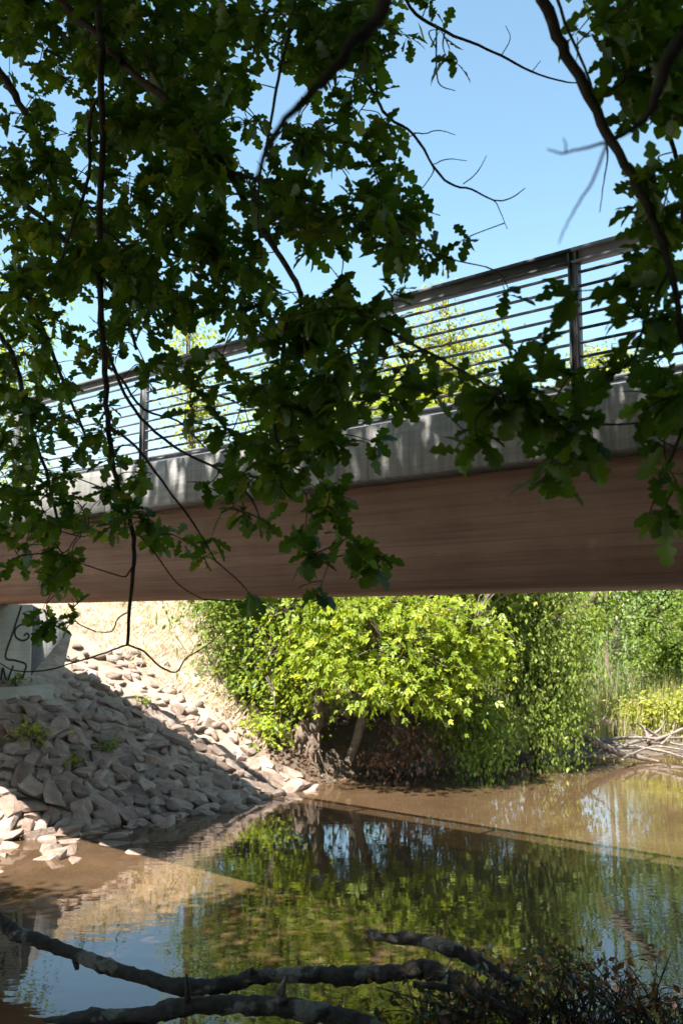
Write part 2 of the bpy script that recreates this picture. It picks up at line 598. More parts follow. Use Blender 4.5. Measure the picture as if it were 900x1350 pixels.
stone_meshes = [stone_mesh(k) for k in range(22)]
cand = []
sp_ = .262
for p in np.arange(4.2, 14.9, sp_):
    for t in np.arange(-.55, 6.6, sp_ * .88):
        pp = p + rng.uniform(-.11, .11)
        tt = float(toe(pp)) + t + rng.uniform(-.11, .11)
        lim = 17.55 if pp < 11.6 else 18.9
        if tt > lim:
            continue
        keep = 1.0 if pp < 13.9 else .6
        if tt > 16.9:
            keep *= .6
        if pp > 14.3 and tt > toe(pp) + 1.3:
            keep *= .35
        if rng.random() > keep:
            continue
        z = float(far_ground(np.array(pp), np.array(tt)))
        s = rng.choice([.26, .31, .36, .43, .52], p=[.2, .27, .27, .17, .09]) * rng.uniform(.9, 1.1) * (1.12 if t < .9 else 1.0) * (0.75 if tt > 16.7 else 1)
        if t < -.1:
            s *= .8
            if rng.random() < .35:
                continue
        cand.append((pp, tt, z, s))
# flat stones lying in the shallow sunlit water
for _ in range(46):
    pp = rng.uniform(6.5, 9.6)
    tt = float(toe(pp)) - rng.uniform(.5, 2.0)
    cand.append((pp, tt, -.11 + rng.uniform(-.07, .05), rng.uniform(.25, .5)))
W = np.array([PT(a, b, c) for a, b, c, d in cand])
px, py, dep = project(W)
size = np.array([c[3] for c in cand]) / dep
size[(px < -15) | (px > 915) | (py > 1350)] = 0
order = np.argsort(-size)
rest = Acc()
for rank, i in enumerate(order):
    p, t, z, s = cand[i]
    me = stone_meshes[rng.integers(len(stone_meshes))]
    slope = Matrix.Rotation(math.atan(.53), 4, Vector((NX, NY, 0))) if t > toe(p) else Matrix.Identity(4)
    rot = slope @ Matrix.Rotation(rng.uniform(0, 6.28), 4, 'Z') @ Matrix.Rotation(rng.normal(0, .2), 4, 'X') @ Matrix.Rotation(rng.normal(0, .2), 4, 'Y')
    sc3 = Matrix.Diagonal((s * rng.uniform(.9, 1.35), s, s * rng.uniform(.8, 1.05), 1))
    mat = Matrix.Translation(Vector(PT(p, t, z + s * rng.uniform(.04, .15)))) @ rot @ sc3
    if rank < 300:
        o = bpy.data.objects.new('stone', me)
        col.objects.link(o)
        o.parent = bank
        o.matrix_local = mat
    else:
        co = np.empty(len(me.vertices) * 3)
        me.vertices.foreach_get('co', co)
        co = co.reshape(-1, 3)
        mm = np.array(mat)
        T = np.array([pl.vertices[:] for pl in me.polygons])
        rest.add(co @ mm[:3, :3].T + mm[:3, 3], T=T, tint=rng.random())
rest.build('stones', M['stone'], parent=bank, kind='stuff')

# ------------------------------------------------------------------ footbridge
P0 = 6.68
ZT, ZB, ZS = EYE + 1.737, EYE + 1.242, EYE + .342
TB0, TB1 = -3.6, 18.4
TW = 4.19                                            # width over the two edge beams
br = thing('footbridge', 'concrete footbridge with reddish girder and grey steel railings crossing the river', 'bridge', PT(P0 + TW / 2, 7, 0))
gp = [(P0 + .50, ZS), (P0 + TW - .50, ZS), (P0 + TW - .36, ZB + .02), (P0 + .36, ZB + .02)]
V, T, Q = prism_pt(gp, TB0, TB1, 20)
Acc().add(V, T=T, Q=Q).build('girder', M['girder'], br)
V, T, Q = bevel_box_pt(P0 + .30, P0 + TW - .30, TB0, TB1, ZB + .021, ZT - .09)
Acc().add(V, T=T, Q=Q).build('deck', M['fascia'], br)
joints = [TB0, 1.0, 9.55, 17.9]
for side in (0, 1):
    a0, a1 = (P0, P0 + .30) if side == 0 else (P0 + TW - .30, P0 + TW)
    for k in range(3):
        b = .015
        prof = [(a0 + b, ZB), (a1 - b, ZB), (a1, ZB + b), (a1, ZT - b), (a1 - b, ZT), (a0 + b, ZT), (a0, ZT - b), (a0, ZB + b)]
        V, T, Q = prism_pt(prof, joints[k] + .008, joints[k + 1] - .008, 6)
        Acc().add(V, T=T, Q=Q).build('edge_beam', M['fascia'], br)
SPC = 2.70
posts_t = [3.62 + SPC * k for k in range(-2, 6)]
RH = 1.15
for side in (0, 1):
    pc = P0 + .13 if side == 0 else P0 + TW - .13
    for k, t in enumerate(posts_t):
        a = Acc()
        for s in (-1, 1):                            # a post is two steel flats with a filler between
            V, T, Q = bevel_box_pt(pc - .035, pc + .035, t + s * .03 - .009, t + s * .03 + .009, ZT - .002, ZT + RH - .01, .004)
            a.add(V, T=T, Q=Q)
        V, Q = box_pt(pc - .02, pc + .02, t - .022, t + .022, ZT - .002, ZT + RH - .04)
        a.add(V, Q=Q)
        po = a.build('post', M['metal'], br)
        a = Acc()
        V, T, Q = bevel_box_pt(pc - .085, pc + .085, t - .085, t + .085, ZT, ZT + .016, .003)
        a.add(V, T=T, Q=Q)
        for dx in (-.06, .06):
            for dy in (-.06, .06):
                c = PT(pc + dx, t + dy, ZT + .012)
                V, T, Q = tube([c, c + np.array([0, 0, .022])], [.011, .011], 6)
                a.add(V, T=T, Q=Q)
        a.build('base_plate', M['metal'], po)
    for k in range(len(posts_t) - 1):
        t0, t1 = posts_t[k], posts_t[k + 1]
        # handrail: channel with an upper cap and a lower lip
        a = Acc()
        zt = ZT + RH
        for (x0, x1, z0, z1) in ((-.055, .055, -.028, 0.0), (-.020, .030, -.098, -.028), (-.045, .045, -.122, -.098)):
            V, T, Q = bevel_box_pt(pc + x0, pc + x1, t0 + .002, t1 - .002, zt + z0, zt + z1, .004)
            a.add(V, T=T, Q=Q)
        a.build('handrail', M['metal'], br)
        for j in range(9):
            z = ZT + .062 + j * .112
            P = np.array([PT(pc, t0 + .02, z), PT(pc, t1 - .02, z)])
            V, T, Q = tube(P, [.0125, .0125], 8)
            Acc().add(V, T=T, Q=Q).build('rail', M['metal'], br, smooth=True)

# abutment ------------------------------------------------------------------
TA = 17.9
ab = thing('bridge_abutment', 'pale concrete abutment with black graffiti under the bridge end', 'abutment', PT(P0 + TW / 2, TA + 1.5, 1.5))
# front wall with a chamfered corner, and a splayed wing wall
prof = [(P0 + .3, TA), (P0 + TW - .02, TA), (P0 + TW + .08, TA + .10), (P0 + TW + .08, TA + 3.2), (P0 + .3, TA + 3.2)]


def vprism(prof, z0, z1):
    n = len(prof)
    z1 = [z1] * n if np.isscalar(z1) else z1
    V = [PT(p, t, z0) for p, t in prof] + [PT(p, t, z) for (p, t), z in zip(prof, z1)]
    Q = [(i, (i + 1) % n, n + (i + 1) % n, n + i) for i in range(n)]
    T = []
    for i in range(1, n - 1):
        T += [(0, i + 1, i), (n, n + i, n + i + 1)]
    return np.array(V), T, Q


V, T, Q = vprism(prof, .9, ZS + .004)
Acc().add(V, T=T, Q=Q).build('front_wall', M['wall'], ab)
V, Q = box_pt(P0 + .02, P0 + TW - .02, TB1 + .03, TB1 + 3.4, ZS + .01, ZT - .002)
Acc().add(V, Q=Q).build('back_block', M['fascia'], ab)
e = P0 + TW + .08
w1 = [(e + .004, TA + .12), (e + 1.7, TA + 1.5), (e + 1.5, TA + 1.8), (e + .004, TA + .6)]
V, T, Q = vprism(w1, .9, [ZS - .01, ZS - .35, ZS - .35, ZS - .01])
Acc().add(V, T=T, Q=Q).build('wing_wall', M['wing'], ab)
V, T, Q = vprism([(P0 - .8, TA - .62), (P0 + TW + .15, TA - .62), (P0 + TW + .5, TA - .004), (P0 - .8, TA - .004)], 1.0, 2.06)
Acc().add(V, T=T, Q=Q).build('footing', M['wall'], ab)
# graffiti: zoomed photo coordinates -> wall plane
strokes = [[(130, 85), (82, 235), (35, 385), (95, 408), (155, 430), (148, 475), (135, 520)],
           [(176, 188), (140, 190), (105, 210), (90, 240), (100, 272), (135, 290), (165, 280), (175, 258), (160, 248), (145, 262)],
           [(5, 540), (12, 495), (20, 452), (32, 500), (42, 542), (62, 490), (82, 438)]]
for s in strokes:
    C = np.array([at_t(x / 4.5, 780 + y / 4.5, TA - .006) for x, y in s])
    C, R = smooth_path(C, [.022] * len(C), 4)
    up = np.array([0, 0, 1.0])
    al = np.array([NX, NY, 0])
    d = unit(np.gradient(C, axis=0))
    sd = np.cross(d, np.array([DX, DY, 0]))
    V = np.vstack([C + sd * .02, C - sd * .02])
    m = len(C)
    Q = [(i, i + 1, m + i + 1, m + i) for i in range(m - 1)]
    Acc().add(V, Q=Q).build('graffiti_stroke', M['paint'], ab)
# the other abutment, out of the frame, so that the bridge rests on something
ab2 = thing('bridge_abutment', 'plain concrete abutment on the near river bank', 'abutment', PT(P0 + TW / 2, TB0 - .5, 1.2))
V, T, Q = vprism([(P0 - .2, TB0 - 1.6), (P0 + TW + .2, TB0 - 1.6), (P0 + TW + .2, TB0 + .5), (P0 - .2, TB0 + .5)], -.5, ZS + .003)
Acc().add(V, T=T, Q=Q).build('front_wall', M['wall'], ab2)
V, T, Q = vprism([(P0 - .2, TB0 - 1.6), (P0 + TW + .2, TB0 - 1.6), (P0 + TW + .2, TB0 - .02), (P0 - .2, TB0 - .02)], ZS + .004, ZT - .002)
Acc().add(V, T=T, Q=Q).build('back_wall', M['fascia'], ab2)


# ------------------------------------------------------------------ shrubs and trees beyond the bridge
def gz(x, y):
    p, t = to_pt(x, y)
    return float(far_ground(np.array(p), np.array(t)))


def crown_pts(ell, n, shell=.45):
    """spray centres in a set of ellipsoids (c, r), more of them near the surface"""
    vol = np.array([e[3] * e[4] * e[5] for e in ell]) ** .8
    k = rng.choice(len(ell), n, p=vol / vol.sum())
    E = np.array(ell, float)[k]
    d = unit(rng.normal(0, 1, (n, 3)))
    r = rng.random(n)[:, None] ** shell
    bump = 1 + .34 * np.sin(d[:, :1] * 5 + k[:, None]) * np.cos(d[:, 2:] * 4 + 1.3 * k[:, None]) + .17 * rng.normal(0, 1, (n, 1))
    return E[:, :3] + d * r * E[:, 3:] * bump, d


def plant(name, label, cat, base, ell, n, per, size, mat, tpl=DIA, spread=.3, flat=.35, droop=.25, stems=(), stem_mat='wood',
          group=None, zmin=None, shell=.45, parts=('trunk', 'crown'), twigs=.5, updir=.7):
    root = thing(name, label, cat, base, group)
    C, d = crown_pts(ell, n, shell)
    if zmin is not None:
        C = C[C[:, 2] > zmin]
    n = len(C)
    N_ = n * per
    ax = unit(rng.normal(0, 1, (n, 3)) * np.array([1, 1, .3]))
    k = np.repeat(np.arange(n), per)
    off = rng.normal(0, 1, (N_, 3)) * np.array([spread, spread, spread * flat])
    off[:, 2] -= droop * (off[:, 0] ** 2 + off[:, 1] ** 2) / max(spread, .05)
    pos = C[k] + off
    dirv = unit(off + .3 * ax[k]) + np.array([0, 0, -droop * 1.2]) + rng.normal(0, .35, (N_, 3))
    nor = np.array([0, 0, updir]) + rng.normal(0, .42, (N_, 3)) + np.array([-NX, -NY, 0]) * .35
    sz = size * rng.uniform(.5, 1.35, N_)
    tint = np.clip(np.repeat(rng.normal(.42, .22, n), per) + rng.normal(0, .16, N_), 0, 1)
    a = Acc()
    leaves(a, tpl, pos, dirv, nor, sz, tint)
    a.build(parts[1], M[mat], root, kind='stuff')
    b = Acc()
    for st in stems:
        P, R = smooth_path([s[:3] for s in st], [s[3] for s in st], 4)
        P = P + rng.normal(0, 1, P.shape) * (R[:, None] * .18)
        V, T, Q = tube(P, R, 8, .06)
        b.add(V, T=T, Q=Q)
    sp = np.concatenate([np.array([s[:3] for s in st], float) for st in stems]) if stems else np.array([base], float)
    sel = rng.random(n) < twigs
    for c in C[sel]:
        dd = np.linalg.norm(sp - c, axis=1) + np.maximum(sp[:, 2] - c[2], 0) * 2
        s = sp[np.argmin(dd)]
        mid = (s + c) / 2 + np.array([0, 0, .12 * np.linalg.norm(c - s)])
        P, R = smooth_path([s, mid, c], [.022, .014, .005], 3)
        V, T, Q = tube(P, R, 4, cap=False)
        b.add(V, T=T, Q=Q)
    b.build(parts[0], M[stem_mat], root, smooth=True)
    return root


def base_at(x, y):
    return np.array([x, y, gz(x, y) - .04])


def stems_from(b, tops, r, bend=.25):
    out = []
    for tp in tops:
        tp = np.array(tp, float)
        m1 = b + (tp - b) * .35 + rng.normal(0, bend, 3) * np.array([1, 1, .2])
        m2 = b + (tp - b) * .7 + rng.normal(0, bend, 3) * np.array([1, 1, .2])
        out.append([(*b, r), (*m1, r * .75), (*m2, r * .5), (*tp, r * .18)])
    return out


# elder thicket at the edge of the dry grass
b = base_at(-2.3, 23.3)
plant('elder_shrub', 'light green elder shrub at the edge of the dry grass slope', 'shrub', b,
      [(-2.2, 23.2, 2.6, 1.15, 1.0, 1.6), (-1.5, 23.0, 4.3, 1.5, 1.2, 1.8), (-2.9, 23.9, 4.2, 1.0, 1.0, 1.5), (-1.2, 22.6, 2.4, .8, .7, 1.2)], 850, 13, .13, 'shrub', spread=.2,
      stems=stems_from(b, [(-2.6, 23.2, 5.6), (-1.9, 23.1, 5.9), (-1.3, 22.8, 5.2)], .045), parts=('stem', 'foliage'), zmin=.9)
b = base_at(-1.35, 21.6)
plant('leafy_shrub', 'bright leafy shrub sprouting just above the riprap stones', 'shrub', b,
      [(-1.3, 21.9, 1.9, .75, .6, .9), (-1.1, 22.2, 3.0, .8, .6, 1.1), (-1.45, 21.3, 1.05, .5, .35, .35)], 210, 12, .13, 'elder', spread=.17,
      stems=stems_from(b, [(-1.5, 21.9, 3.4), (-1.0, 22.0, 3.8)], .028), parts=('stem', 'foliage'))

# box elder leaning over the water, with a washed-out root plate
b = np.array([-.72, 21.75, .25])
ells = [(1.25, 20.4, 3.2, 1.7, 1.1, 1.05), (.2, 20.9, 3.6, 1.2, 1.0, 1.1), (2.5, 20.6, 3.0, 1.0, .9, 1.0), (.9, 19.9, 2.3, 1.1, .7, .5), (1.9, 20.2, 2.0, .8, .6, .5),
        (-.4, 21.2, 3.0, .6, .5, 1.0), (-.1, 20.3, 2.5, .7, .6, .5), (.5, 22.6, 6.2, 2.4, 1.9, 2.3), (2.6, 22.6, 5.2, 1.8, 1.5, 1.7), (-.6, 22.9, 7.0, 1.8, 1.6, 1.8), (1.2, 22.4, 3.0, 1.8, .9, 1.3)]
stm = [[(*b, .19), (-.62, 21.75, 1.0, .17), (-.33, 21.8, 2.0, .15), (-.2, 21.9, 3.1, .13), (.0, 22.2, 5.2, .09), (.1, 22.5, 7.5, .04)],
       [(-.3, 21.8, 2.2, .09), (.5, 21.6, 3.0, .07), (1.5, 20.7, 3.5, .045), (2.7, 20.4, 3.3, .02)],
       [(.15, 21.4, .35, .10), (.45, 21.3, 1.3, .085), (1.0, 21.4, 2.6, .06), (1.7, 21.7, 4.4, .04), (2.2, 22.2, 6.2, .02)],
       [(1.35, 21.45, .3, .11), (1.15, 21.5, 1.4, .09), (1.4, 21.8, 3.2, .06), (2.4, 22.2, 5.4, .03)],
       [(-.1, 22.1, 4.6, .06), (-.7, 22.6, 6.0, .04), (-1.0, 22.9, 7.4, .02)],
       [(.3, 21.4, .9, .07), (.6, 20.9, 1.9, .05), (1.0, 20.2, 2.6, .02)]]
be = plant('maple_tree', 'lime green box elder leaning over the water with a grey trunk', 'tree', b, ells, 4000, 6, .155, 'elder', tpl=TRI, spread=.26, flat=.25,
           droop=.3, stems=stm, zmin=1.35)
rt = Acc()
for k in range(22):
    a = rng.uniform(-.9, .9)
    s = b + np.array([rng.normal(.0, .2), rng.normal(0, .15), rng.uniform(.3, .9)])
    ln = rng.uniform(.35, .7)
    e_ = s + np.array([math.sin(a) * ln, -abs(math.cos(a)) * .5 * ln, -rng.uniform(.3, .8)])
    P, R = smooth_path([s, (s + e_) / 2 + np.array([0, -.1, .08]), e_], [rng.uniform(.02, .05), .022, .008], 4)
    V, T, Q = tube(P, R, 6, .08)
    rt.add(V, T=T, Q=Q)
for k in range(5):
    c = b + np.array([rng.normal(.0, .2), rng.normal(-.05, .1), rng.uniform(.2, .75)])
    P, R = smooth_path([c + np.array([-.12, 0, -.3]), c, c + np.array([.06, 0, .35])], [.18, .22, .1], 4)
    V, T, Q = tube(P, R, 8, .14)
    rt.add(V, T=T, Q=Q)
rt.build('roots', M['root'], be, smooth=True)

# drooping shrub, dead leaves under it
b = base_at(2.6, 22.6)
plant('drooping_shrub', 'small mid green shrub drooping to the water below the box elder', 'shrub', b,
      [(2.65, 21.4, 1.6, .8, .6, .8), (2.95, 21.1, .95, .5, .45, .7)], 260, 14, .10, 'shrub', spread=.15, droop=.8, flat=.9,
      stems=stems_from(b, [(2.6, 21.9, 2.3), (3.0, 21.6, 1.6)], .03), parts=('stem', 'foliage'))
b = base_at(1.6, 22.2)
plant('dry_bramble', 'tangle of dry brown bramble on the dark undercut bank', 'shrub', b,
      [(1.55, 21.35, .95, 1.0, .4, .6), (.9, 21.1, .6, .6, .3, .35)], 120, 9, .10, 'deadleaf', spread=.16, droop=.6, flat=.8,
      stems=stems_from(b, [(1.0, 21.2, 1.5), (1.6, 21.1, 1.5), (2.1, 21.3, 1.3)], .02), stem_mat='root', parts=('stem', 'foliage'))

# vine clad shrub
b = base_at(4.6, 24.0)
plant('willow_shrub', 'tall vine clad shrub hanging its grey green leaves down to the bank', 'shrub', b,
      [(4.25, 22.7, 2.9, 1.05, .9, 1.8), (4.95, 22.8, 2.5, .8, .8, 1.6), (4.7, 24.0, 4.6, 1.3, 1.1, 1.2), (3.4, 22.9, 3.7, .9, .8, 1.3), (4.75, 22.3, 1.2, .55, .5, .7), (3.9, 22.3, 1.5, .6, .5, .6)], 1500, 13, .105, 'willow',
      spread=.17, droop=.9, flat=1.0, stems=stems_from(b, [(4.3, 23.4, 4.6), (4.9, 23.5, 4.9), (3.6, 23.5, 4.4)], .06), zmin=.5, updir=.5)
b = base_at(6.2, 27.5)
plant('leaning_tree', 'tree with a thick slanting trunk behind the vine clad shrub', 'tree', b,
      [(5.0, 27.6, 4.6, 1.6, 1.3, 1.1), (6.9, 28.2, 4.1, 1.3, 1.2, .9), (8.2, 28, 5.3, 1.1, 1, .8)], 330, 12, .13, 'shrub', spread=.25, droop=.4,
      stems=[[(*b, .2), (6.25, 27.5, 2.6, .19), (6.5, 27.4, 3.5, .18), (7.1, 27.3, 4.3, .16), (8.2, 27.3, 5.4, .1)], [(6.4, 27.4, 3.3, .1), (5.6, 27.5, 4.4, .06), (4.9, 27.6, 5.2, .03)]])

for lb, x, y, el, n, mt in [
        ('dark thicket filling the gap behind the box elder', 1.6, 25.0, [(.9, 24.6, 3.2, 1.6, .8, 1.9), (2.6, 24.4, 2.6, 1.3, .8, 1.6), (3.4, 25.2, 4.2, 1.3, .9, 1.6)], 520, 'dark'),
        ('green thicket behind the elder shrub and the box elder trunk', -1.2, 25.4, [(-1.0, 25.2, 3.6, 1.5, .9, 1.9), (-2.4, 25.8, 4.6, 1.4, .9, 1.6)], 420, 'shrub'),
        ('thicket between the vine clad shrub and the reeds', 6.0, 26.6, [(5.6, 26.2, 3.3, 1.0, .8, 1.6)], 260, 'willow')]:
    b = base_at(x, y)
    plant('thicket', lb, 'shrub', b, el, n, 12, .14, mt, spread=.22, droop=.4, stems=stems_from(b, [(e0[0], e0[1], e0[2] + .4 * e0[5]) for e0 in el], .05), parts=('stem', 'foliage'))

# right hand far bank
far_list = [
    ('far_shrub', 'broad pale green shrub behind the reeds of the far shore', (10.8, 33.5), [(10.6, 33, 3.6, 2.0, 1.6, 1.7), (12.3, 33.6, 4.6, 1.9, 1.8, 2.3), (10.2, 33.8, 5.0, 1.3, 1.3, 1.2)], 1000, 13, .15, 'blue'),
    ('far_shrub', 'dark green round shrub over the driftwood at the far shore', (9.7, 30.8), [(9.9, 30.5, 2.5, 1.1, .9, 1.1), (11.2, 30.8, 3.1, 1.3, 1.0, 1.5)], 620, 12, .13, 'shrub'),
    ('far_shrub', 'rounded grey green shrub in front of the distant house', (15.6, 58), [(15.4, 58, 3.2, 1.6, 1.2, 1.2), (13.4, 58.6, 3.0, 1.6, 1.1, 1.0)], 330, 12, .26, 'blue'),
    ('far_shrub', 'wide hazy green shrub at the end of the meadow beside the house', (21.5, 70), [(21.6, 70, 3.4, 2.2, 1.6, 1.3), (24.8, 71, 3.7, 2.4, 1.6, 1.5), (18.3, 74, 3.6, 2.2, 1.6, 1.4)], 420, 12, .32, 'shrub'),
    ('low_shrub', 'low yellow green shrub above the driftwood pile', (9.2, 27.3), [(9.3, 27.0, 1.15, .95, .6, .42), (10.6, 27.2, 1.3, .8, .6, .5), (8.2, 27.6, 1.0, .7, .5, .4)], 380, 13, .11, 'yellow'),
]
for nm, lb, (x, y), el, n, per, sz, mt in far_list:
    b = base_at(x, y)
    plant(nm, lb, 'shrub', b, el, n, per, sz, mt, spread=.24, stems=stems_from(b, [(e0[0], e0[1], e0[2] + .4 * e0[5]) for e0 in el], .06), parts=('stem', 'foliage'))

# trees further back
tree_list = [
    # label, x, y, crown ellipsoids (dx, dy, z, rx, ry, rz), sprays, per, size, mat, trunk r
    ('airy yellow green tree rising behind the middle of the railing', 4.3, 38, [(-.1, 0, 13.0, 2.4, 2.0, 3.2), (-1.2, 0, 10.5, 2.6, 2, 2.6), (.9, 0, 9.5, 1.7, 1.5, 2.0)], 1000, 12, .20, 'yellow', .17),
    ('thin yellow green tree behind the railing post nearest the river middle', 9.6, 36.5, [(0.0, 0, 12.4, 1.9, 1.6, 1.6), (1.6, 0, 11.2, 1.6, 1.4, 1.5), (-1.4, 0, 11.3, 1.2, 1.2, 1.0)], 480, 10, .18, 'yellow', .09),
    ('yellow green tree filling the gap beside the airy tree behind the railing', 1.6, 36, [(.2, 0, 10.8, 1.8, 1.5, 2.6), (-.8, 0, 9.0, 1.5, 1.4, 1.8)], 420, 12, .18, 'yellow', .15),
    ('slim tree with a bare lower trunk beyond the grass slope', -4.6, 30.5, [(.2, 0, 10.0, .9, .9, 1.9), (-.2, 0, 12.2, .7, .7, 1.3), (.5, 0, 7.9, .7, .7, 1.0)], 210, 11, .17, 'yellow', .15),
    ('bushy bright green tree beyond the bridge end', -9.6, 26.5, [(0, 0, 10.6, 2.0, 2, 3.2), (-1, 0, 7.2, 2.2, 2, 2.4), (1.1, 0, 6.8, 1.0, 1.2, 1.2)], 520, 12, .17, 'elder', .2),
    ('mid green tree standing behind the box elder', .3, 31, [(-.4, 0, 7.5, 2.4, 2, 2.6), (.8, 0, 10.2, 1.7, 1.6, 1.9), (1.9, 0, 6.4, 1.8, 1.6, 2)], 480, 12, .17, 'shrub', .2),
    ('light green tree between the box elder and the slim tree', -2.9, 35, [(.2, 0, 8.6, 1.7, 1.5, 2.8), (.6, 0, 12, 1.3, 1.2, 1.4)], 260, 11, .18, 'elder', .17),
    ('tall forked tree behind the pale green far shrub', 11.2, 41, [(.2, 0, 14, 1.5, 1.5, 1.4), (2.9, 0, 8.0, 2.0, 2, 2.2), (1.5, 0, 13, 2.6, 2, 1.9)], 330, 11, .19, 'blue', .2),
    ('tall grey green tree at the bend of the river', 16.5, 37, [(0, 0, 7.6, 2.6, 2.4, 3.4), (-1.6, 0, 5.0, 1.8, 1.8, 2.0), (.4, 0, 11.5, 1.8, 1.8, 1.8)], 480, 12, .19, 'blue', .24),
    ('thin trunked tree beside the tall forked tree', 12.6, 39.5, [(.2, 0, 9.6, 1.4, 1.4, 1.6)], 90, 10, .18, 'shrub', .15),
]
for lb, x, y, el, n, per, sz, mt, r in tree_list:
    b = base_at(x, y)
    el = [(x + e0[0], y + e0[1], *e0[2:]) for e0 in el]
    top = max(el, key=lambda e0: e0[2])
    st = [[(*b, r), (x + .1, y, b[2] + (top[2] - b[2]) * .35, r * .8), (x + (top[0] - x) * .5, y, b[2] + (top[2] - b[2]) * .7, r * .5), (top[0], y, top[2] + top[5] * .7, r * .12)]]
    for e0 in el:
        z0 = b[2] + (e0[2] - b[2]) * .55
        st.append([(x + .05, y, z0, r * .5), ((x + e0[0]) / 2, y, z0 + .6, r * .38), (e0[0] + rng.normal(0, .3), y + rng.normal(0, .3), e0[2] + .3 * e0[5], r * .12)])
    plant('tree', lb, 'tree', b, el, n, per, sz, mt, spread=.34, flat=.5, stems=st, group=None, shell=.55)

kinds = ['shrub', 'blue', 'elder', 'shrub', 'blue', 'dark', 'shrub', 'blue', 'elder', 'shrub', 'blue', 'shrub']
for k in range(12):
    x = -20 + k * 4.6 + rng.uniform(-1, 1)
    y = 49 + rng.uniform(-3, 6) + (4 if k > 8 else 0)
    if k == 7:
        x, y = 8.4, 64
    hgt = rng.uniform(6.2, 7.6) if k not in (0, 1) else 9
    if k in (6, 7):
        hgt = 5.2
    b = base_at(x, y)
    el = [(x, y, hgt * .62, 3.0, 2.4, hgt * .42), (x + rng.uniform(-1.5, 1.5), y, hgt * .36, 2.6, 2.2, hgt * .3)]
    plant('distant_tree', 'distant leafy tree in the row along the meadow', 'tree', b, el, 420, 11, .30, kinds[k], spread=.45,
          stems=[[(*b, .2), (x, y, hgt * .4, .16), (x + .2, y, hgt * .9, .05)]], group='distant trees along the meadow', twigs=.2)

# ------------------------------------------------------------------ distant house glimpsed between the shrubs
hx, hy = 17.4, 62.0
hz = gz(hx, hy)
hs = thing('house', 'small pale house glimpsed between the far shrubs', 'house', (hx, hy, hz))


def box_w(x0, x1, y0, y1, z0, z1):
    V = [(x0, y0, z0), (x1, y0, z0), (x1, y1, z0), (x0, y1, z0), (x0, y0, z1), (x1, y0, z1), (x1, y1, z1), (x0, y1, z1)]
    return np.array(V, float), BOXQ


M['render'] = rough_mat('house_render', [(.3, (.62, .58, .54)), (.7, (.72, .69, .65))], 3, .1)
M['rooft'] = rough_mat('roof_tile', [(.3, (.24, .11, .08)), (.7, (.36, .18, .13))], 6, .4)
M['pane'] = rough_mat('window_pane', [(.3, (.03, .04, .05)), (.7, (.05, .06, .07))], 1, .0, rough=.1, spec=.6)
V, Q = box_w(hx - 2.2, hx + 2.2, hy, hy + 5, hz - .2, hz + 3)
Acc().add(V, Q=Q).build('wall', M['render'], hs)
V = np.array([(hx - 2.5, hy - .3, hz + 3.002), (hx + 2.5, hy - .3, hz + 3.002), (hx + 2.5, hy + 5.3, hz + 3.002), (hx - 2.5, hy + 5.3, hz + 3.002), (hx, hy - .3, hz + 4.4), (hx, hy + 5.3, hz + 4.4)])
Acc().add(V, T=[(0, 1, 4), (2, 3, 5)], Q=[(0, 4, 5, 3), (1, 2, 5, 4), (0, 3, 2, 1)]).build('roof', M['rooft'], hs)
for dx in (-1.1, 1.1):
    V, Q = box_w(hx + dx - .45, hx + dx + .45, hy - .03, hy + .05, hz + .9, hz + 2.2)
    Acc().add(V, Q=Q).build('window', M['pane'], hs)


# ------------------------------------------------------------------ grasses and weeds
def blades(name, mat, pts, hgt, wid, lean=.4, parent=None):
    n = len(pts)
    az = rng.uniform(0, 6.28, n)
    h = hgt * rng.uniform(.5, 1.3, n)
    tip = np.stack([np.cos(az) * lean * h * rng.uniform(.2, 1.2, n), np.sin(az) * lean * h * rng.uniform(.2, 1.2, n), h], 1)
    sd = np.stack([-np.sin(az), np.cos(az), 0 * az], 1) * wid * .5
    V = np.stack([pts - sd, pts + sd, pts + tip * .55 + sd * .8 + np.array([0, 0, .02]), pts + tip], 1).reshape(-1, 3)
    k = np.arange(n)[:, None] * 4
    T = np.concatenate([k + np.array([[0, 1, 2]]), k + np.array([[0, 2, 3]])])
    a = Acc().add(V, T=T, tint=np.repeat(np.clip(rng.normal(.45, .25, n), 0, 1), 4))
    o = a.build(name, M[mat], parent, kind='stuff')
    return o


def scatter(n, p0, p1, t0, t1, fn=None):
    p = rng.uniform(p0, p1, n)
    t = rng.uniform(t0, t1, n)
    if fn is not None:
        k = fn(p, t)
        p, t = p[k], t[k]
    z = far_ground(p, t) - .02
    return np.stack([NX * p + DX * t, NY * p + DY * t, z], 1)


pts = scatter(42000, 12.6, 21, 15.2, 27, lambda p, t: (rng.random(len(p)) < sstep(13.6, 15.0, p + .35 * (t - 17))) & (lump(p, t, 2.2, .5, 8) + rng.normal(0, .35, len(p)) > -.35))
g = blades('dry_grass', 'dry', pts, .15, .011, 1.1)
tag(g, 'sunlit dry straw coloured grass on the embankment slope', 'grass')
pts = scatter(2600, 21.5, 30, 8, 20, lambda p, t: (t > toe(p) + 1.1) & (t < toe(p) + 6))
pts = pts[(lump(pts[:, 0], pts[:, 1], 1.3, .6, 4) > -.2)]
g = blades('reeds', 'reed', np.repeat(pts, 5, 0) + rng.normal(0, .06, (len(pts) * 5, 3)) * np.array([1, 1, 0]), 1.15, .022, .3)
tag(g, 'pale dry reeds and tall grass along the far shore', 'reeds')
pts = np.concatenate([scatter(9000, 15.2, 60, 14.5, 60, lambda p, t: (t > toe(p) + .9)), scatter(22000, 24, 62, 8, 42, lambda p, t: (t > toe(p) + 2.5))])
g = blades('meadow_grass', 'blue', pts, .55, .05, .7)
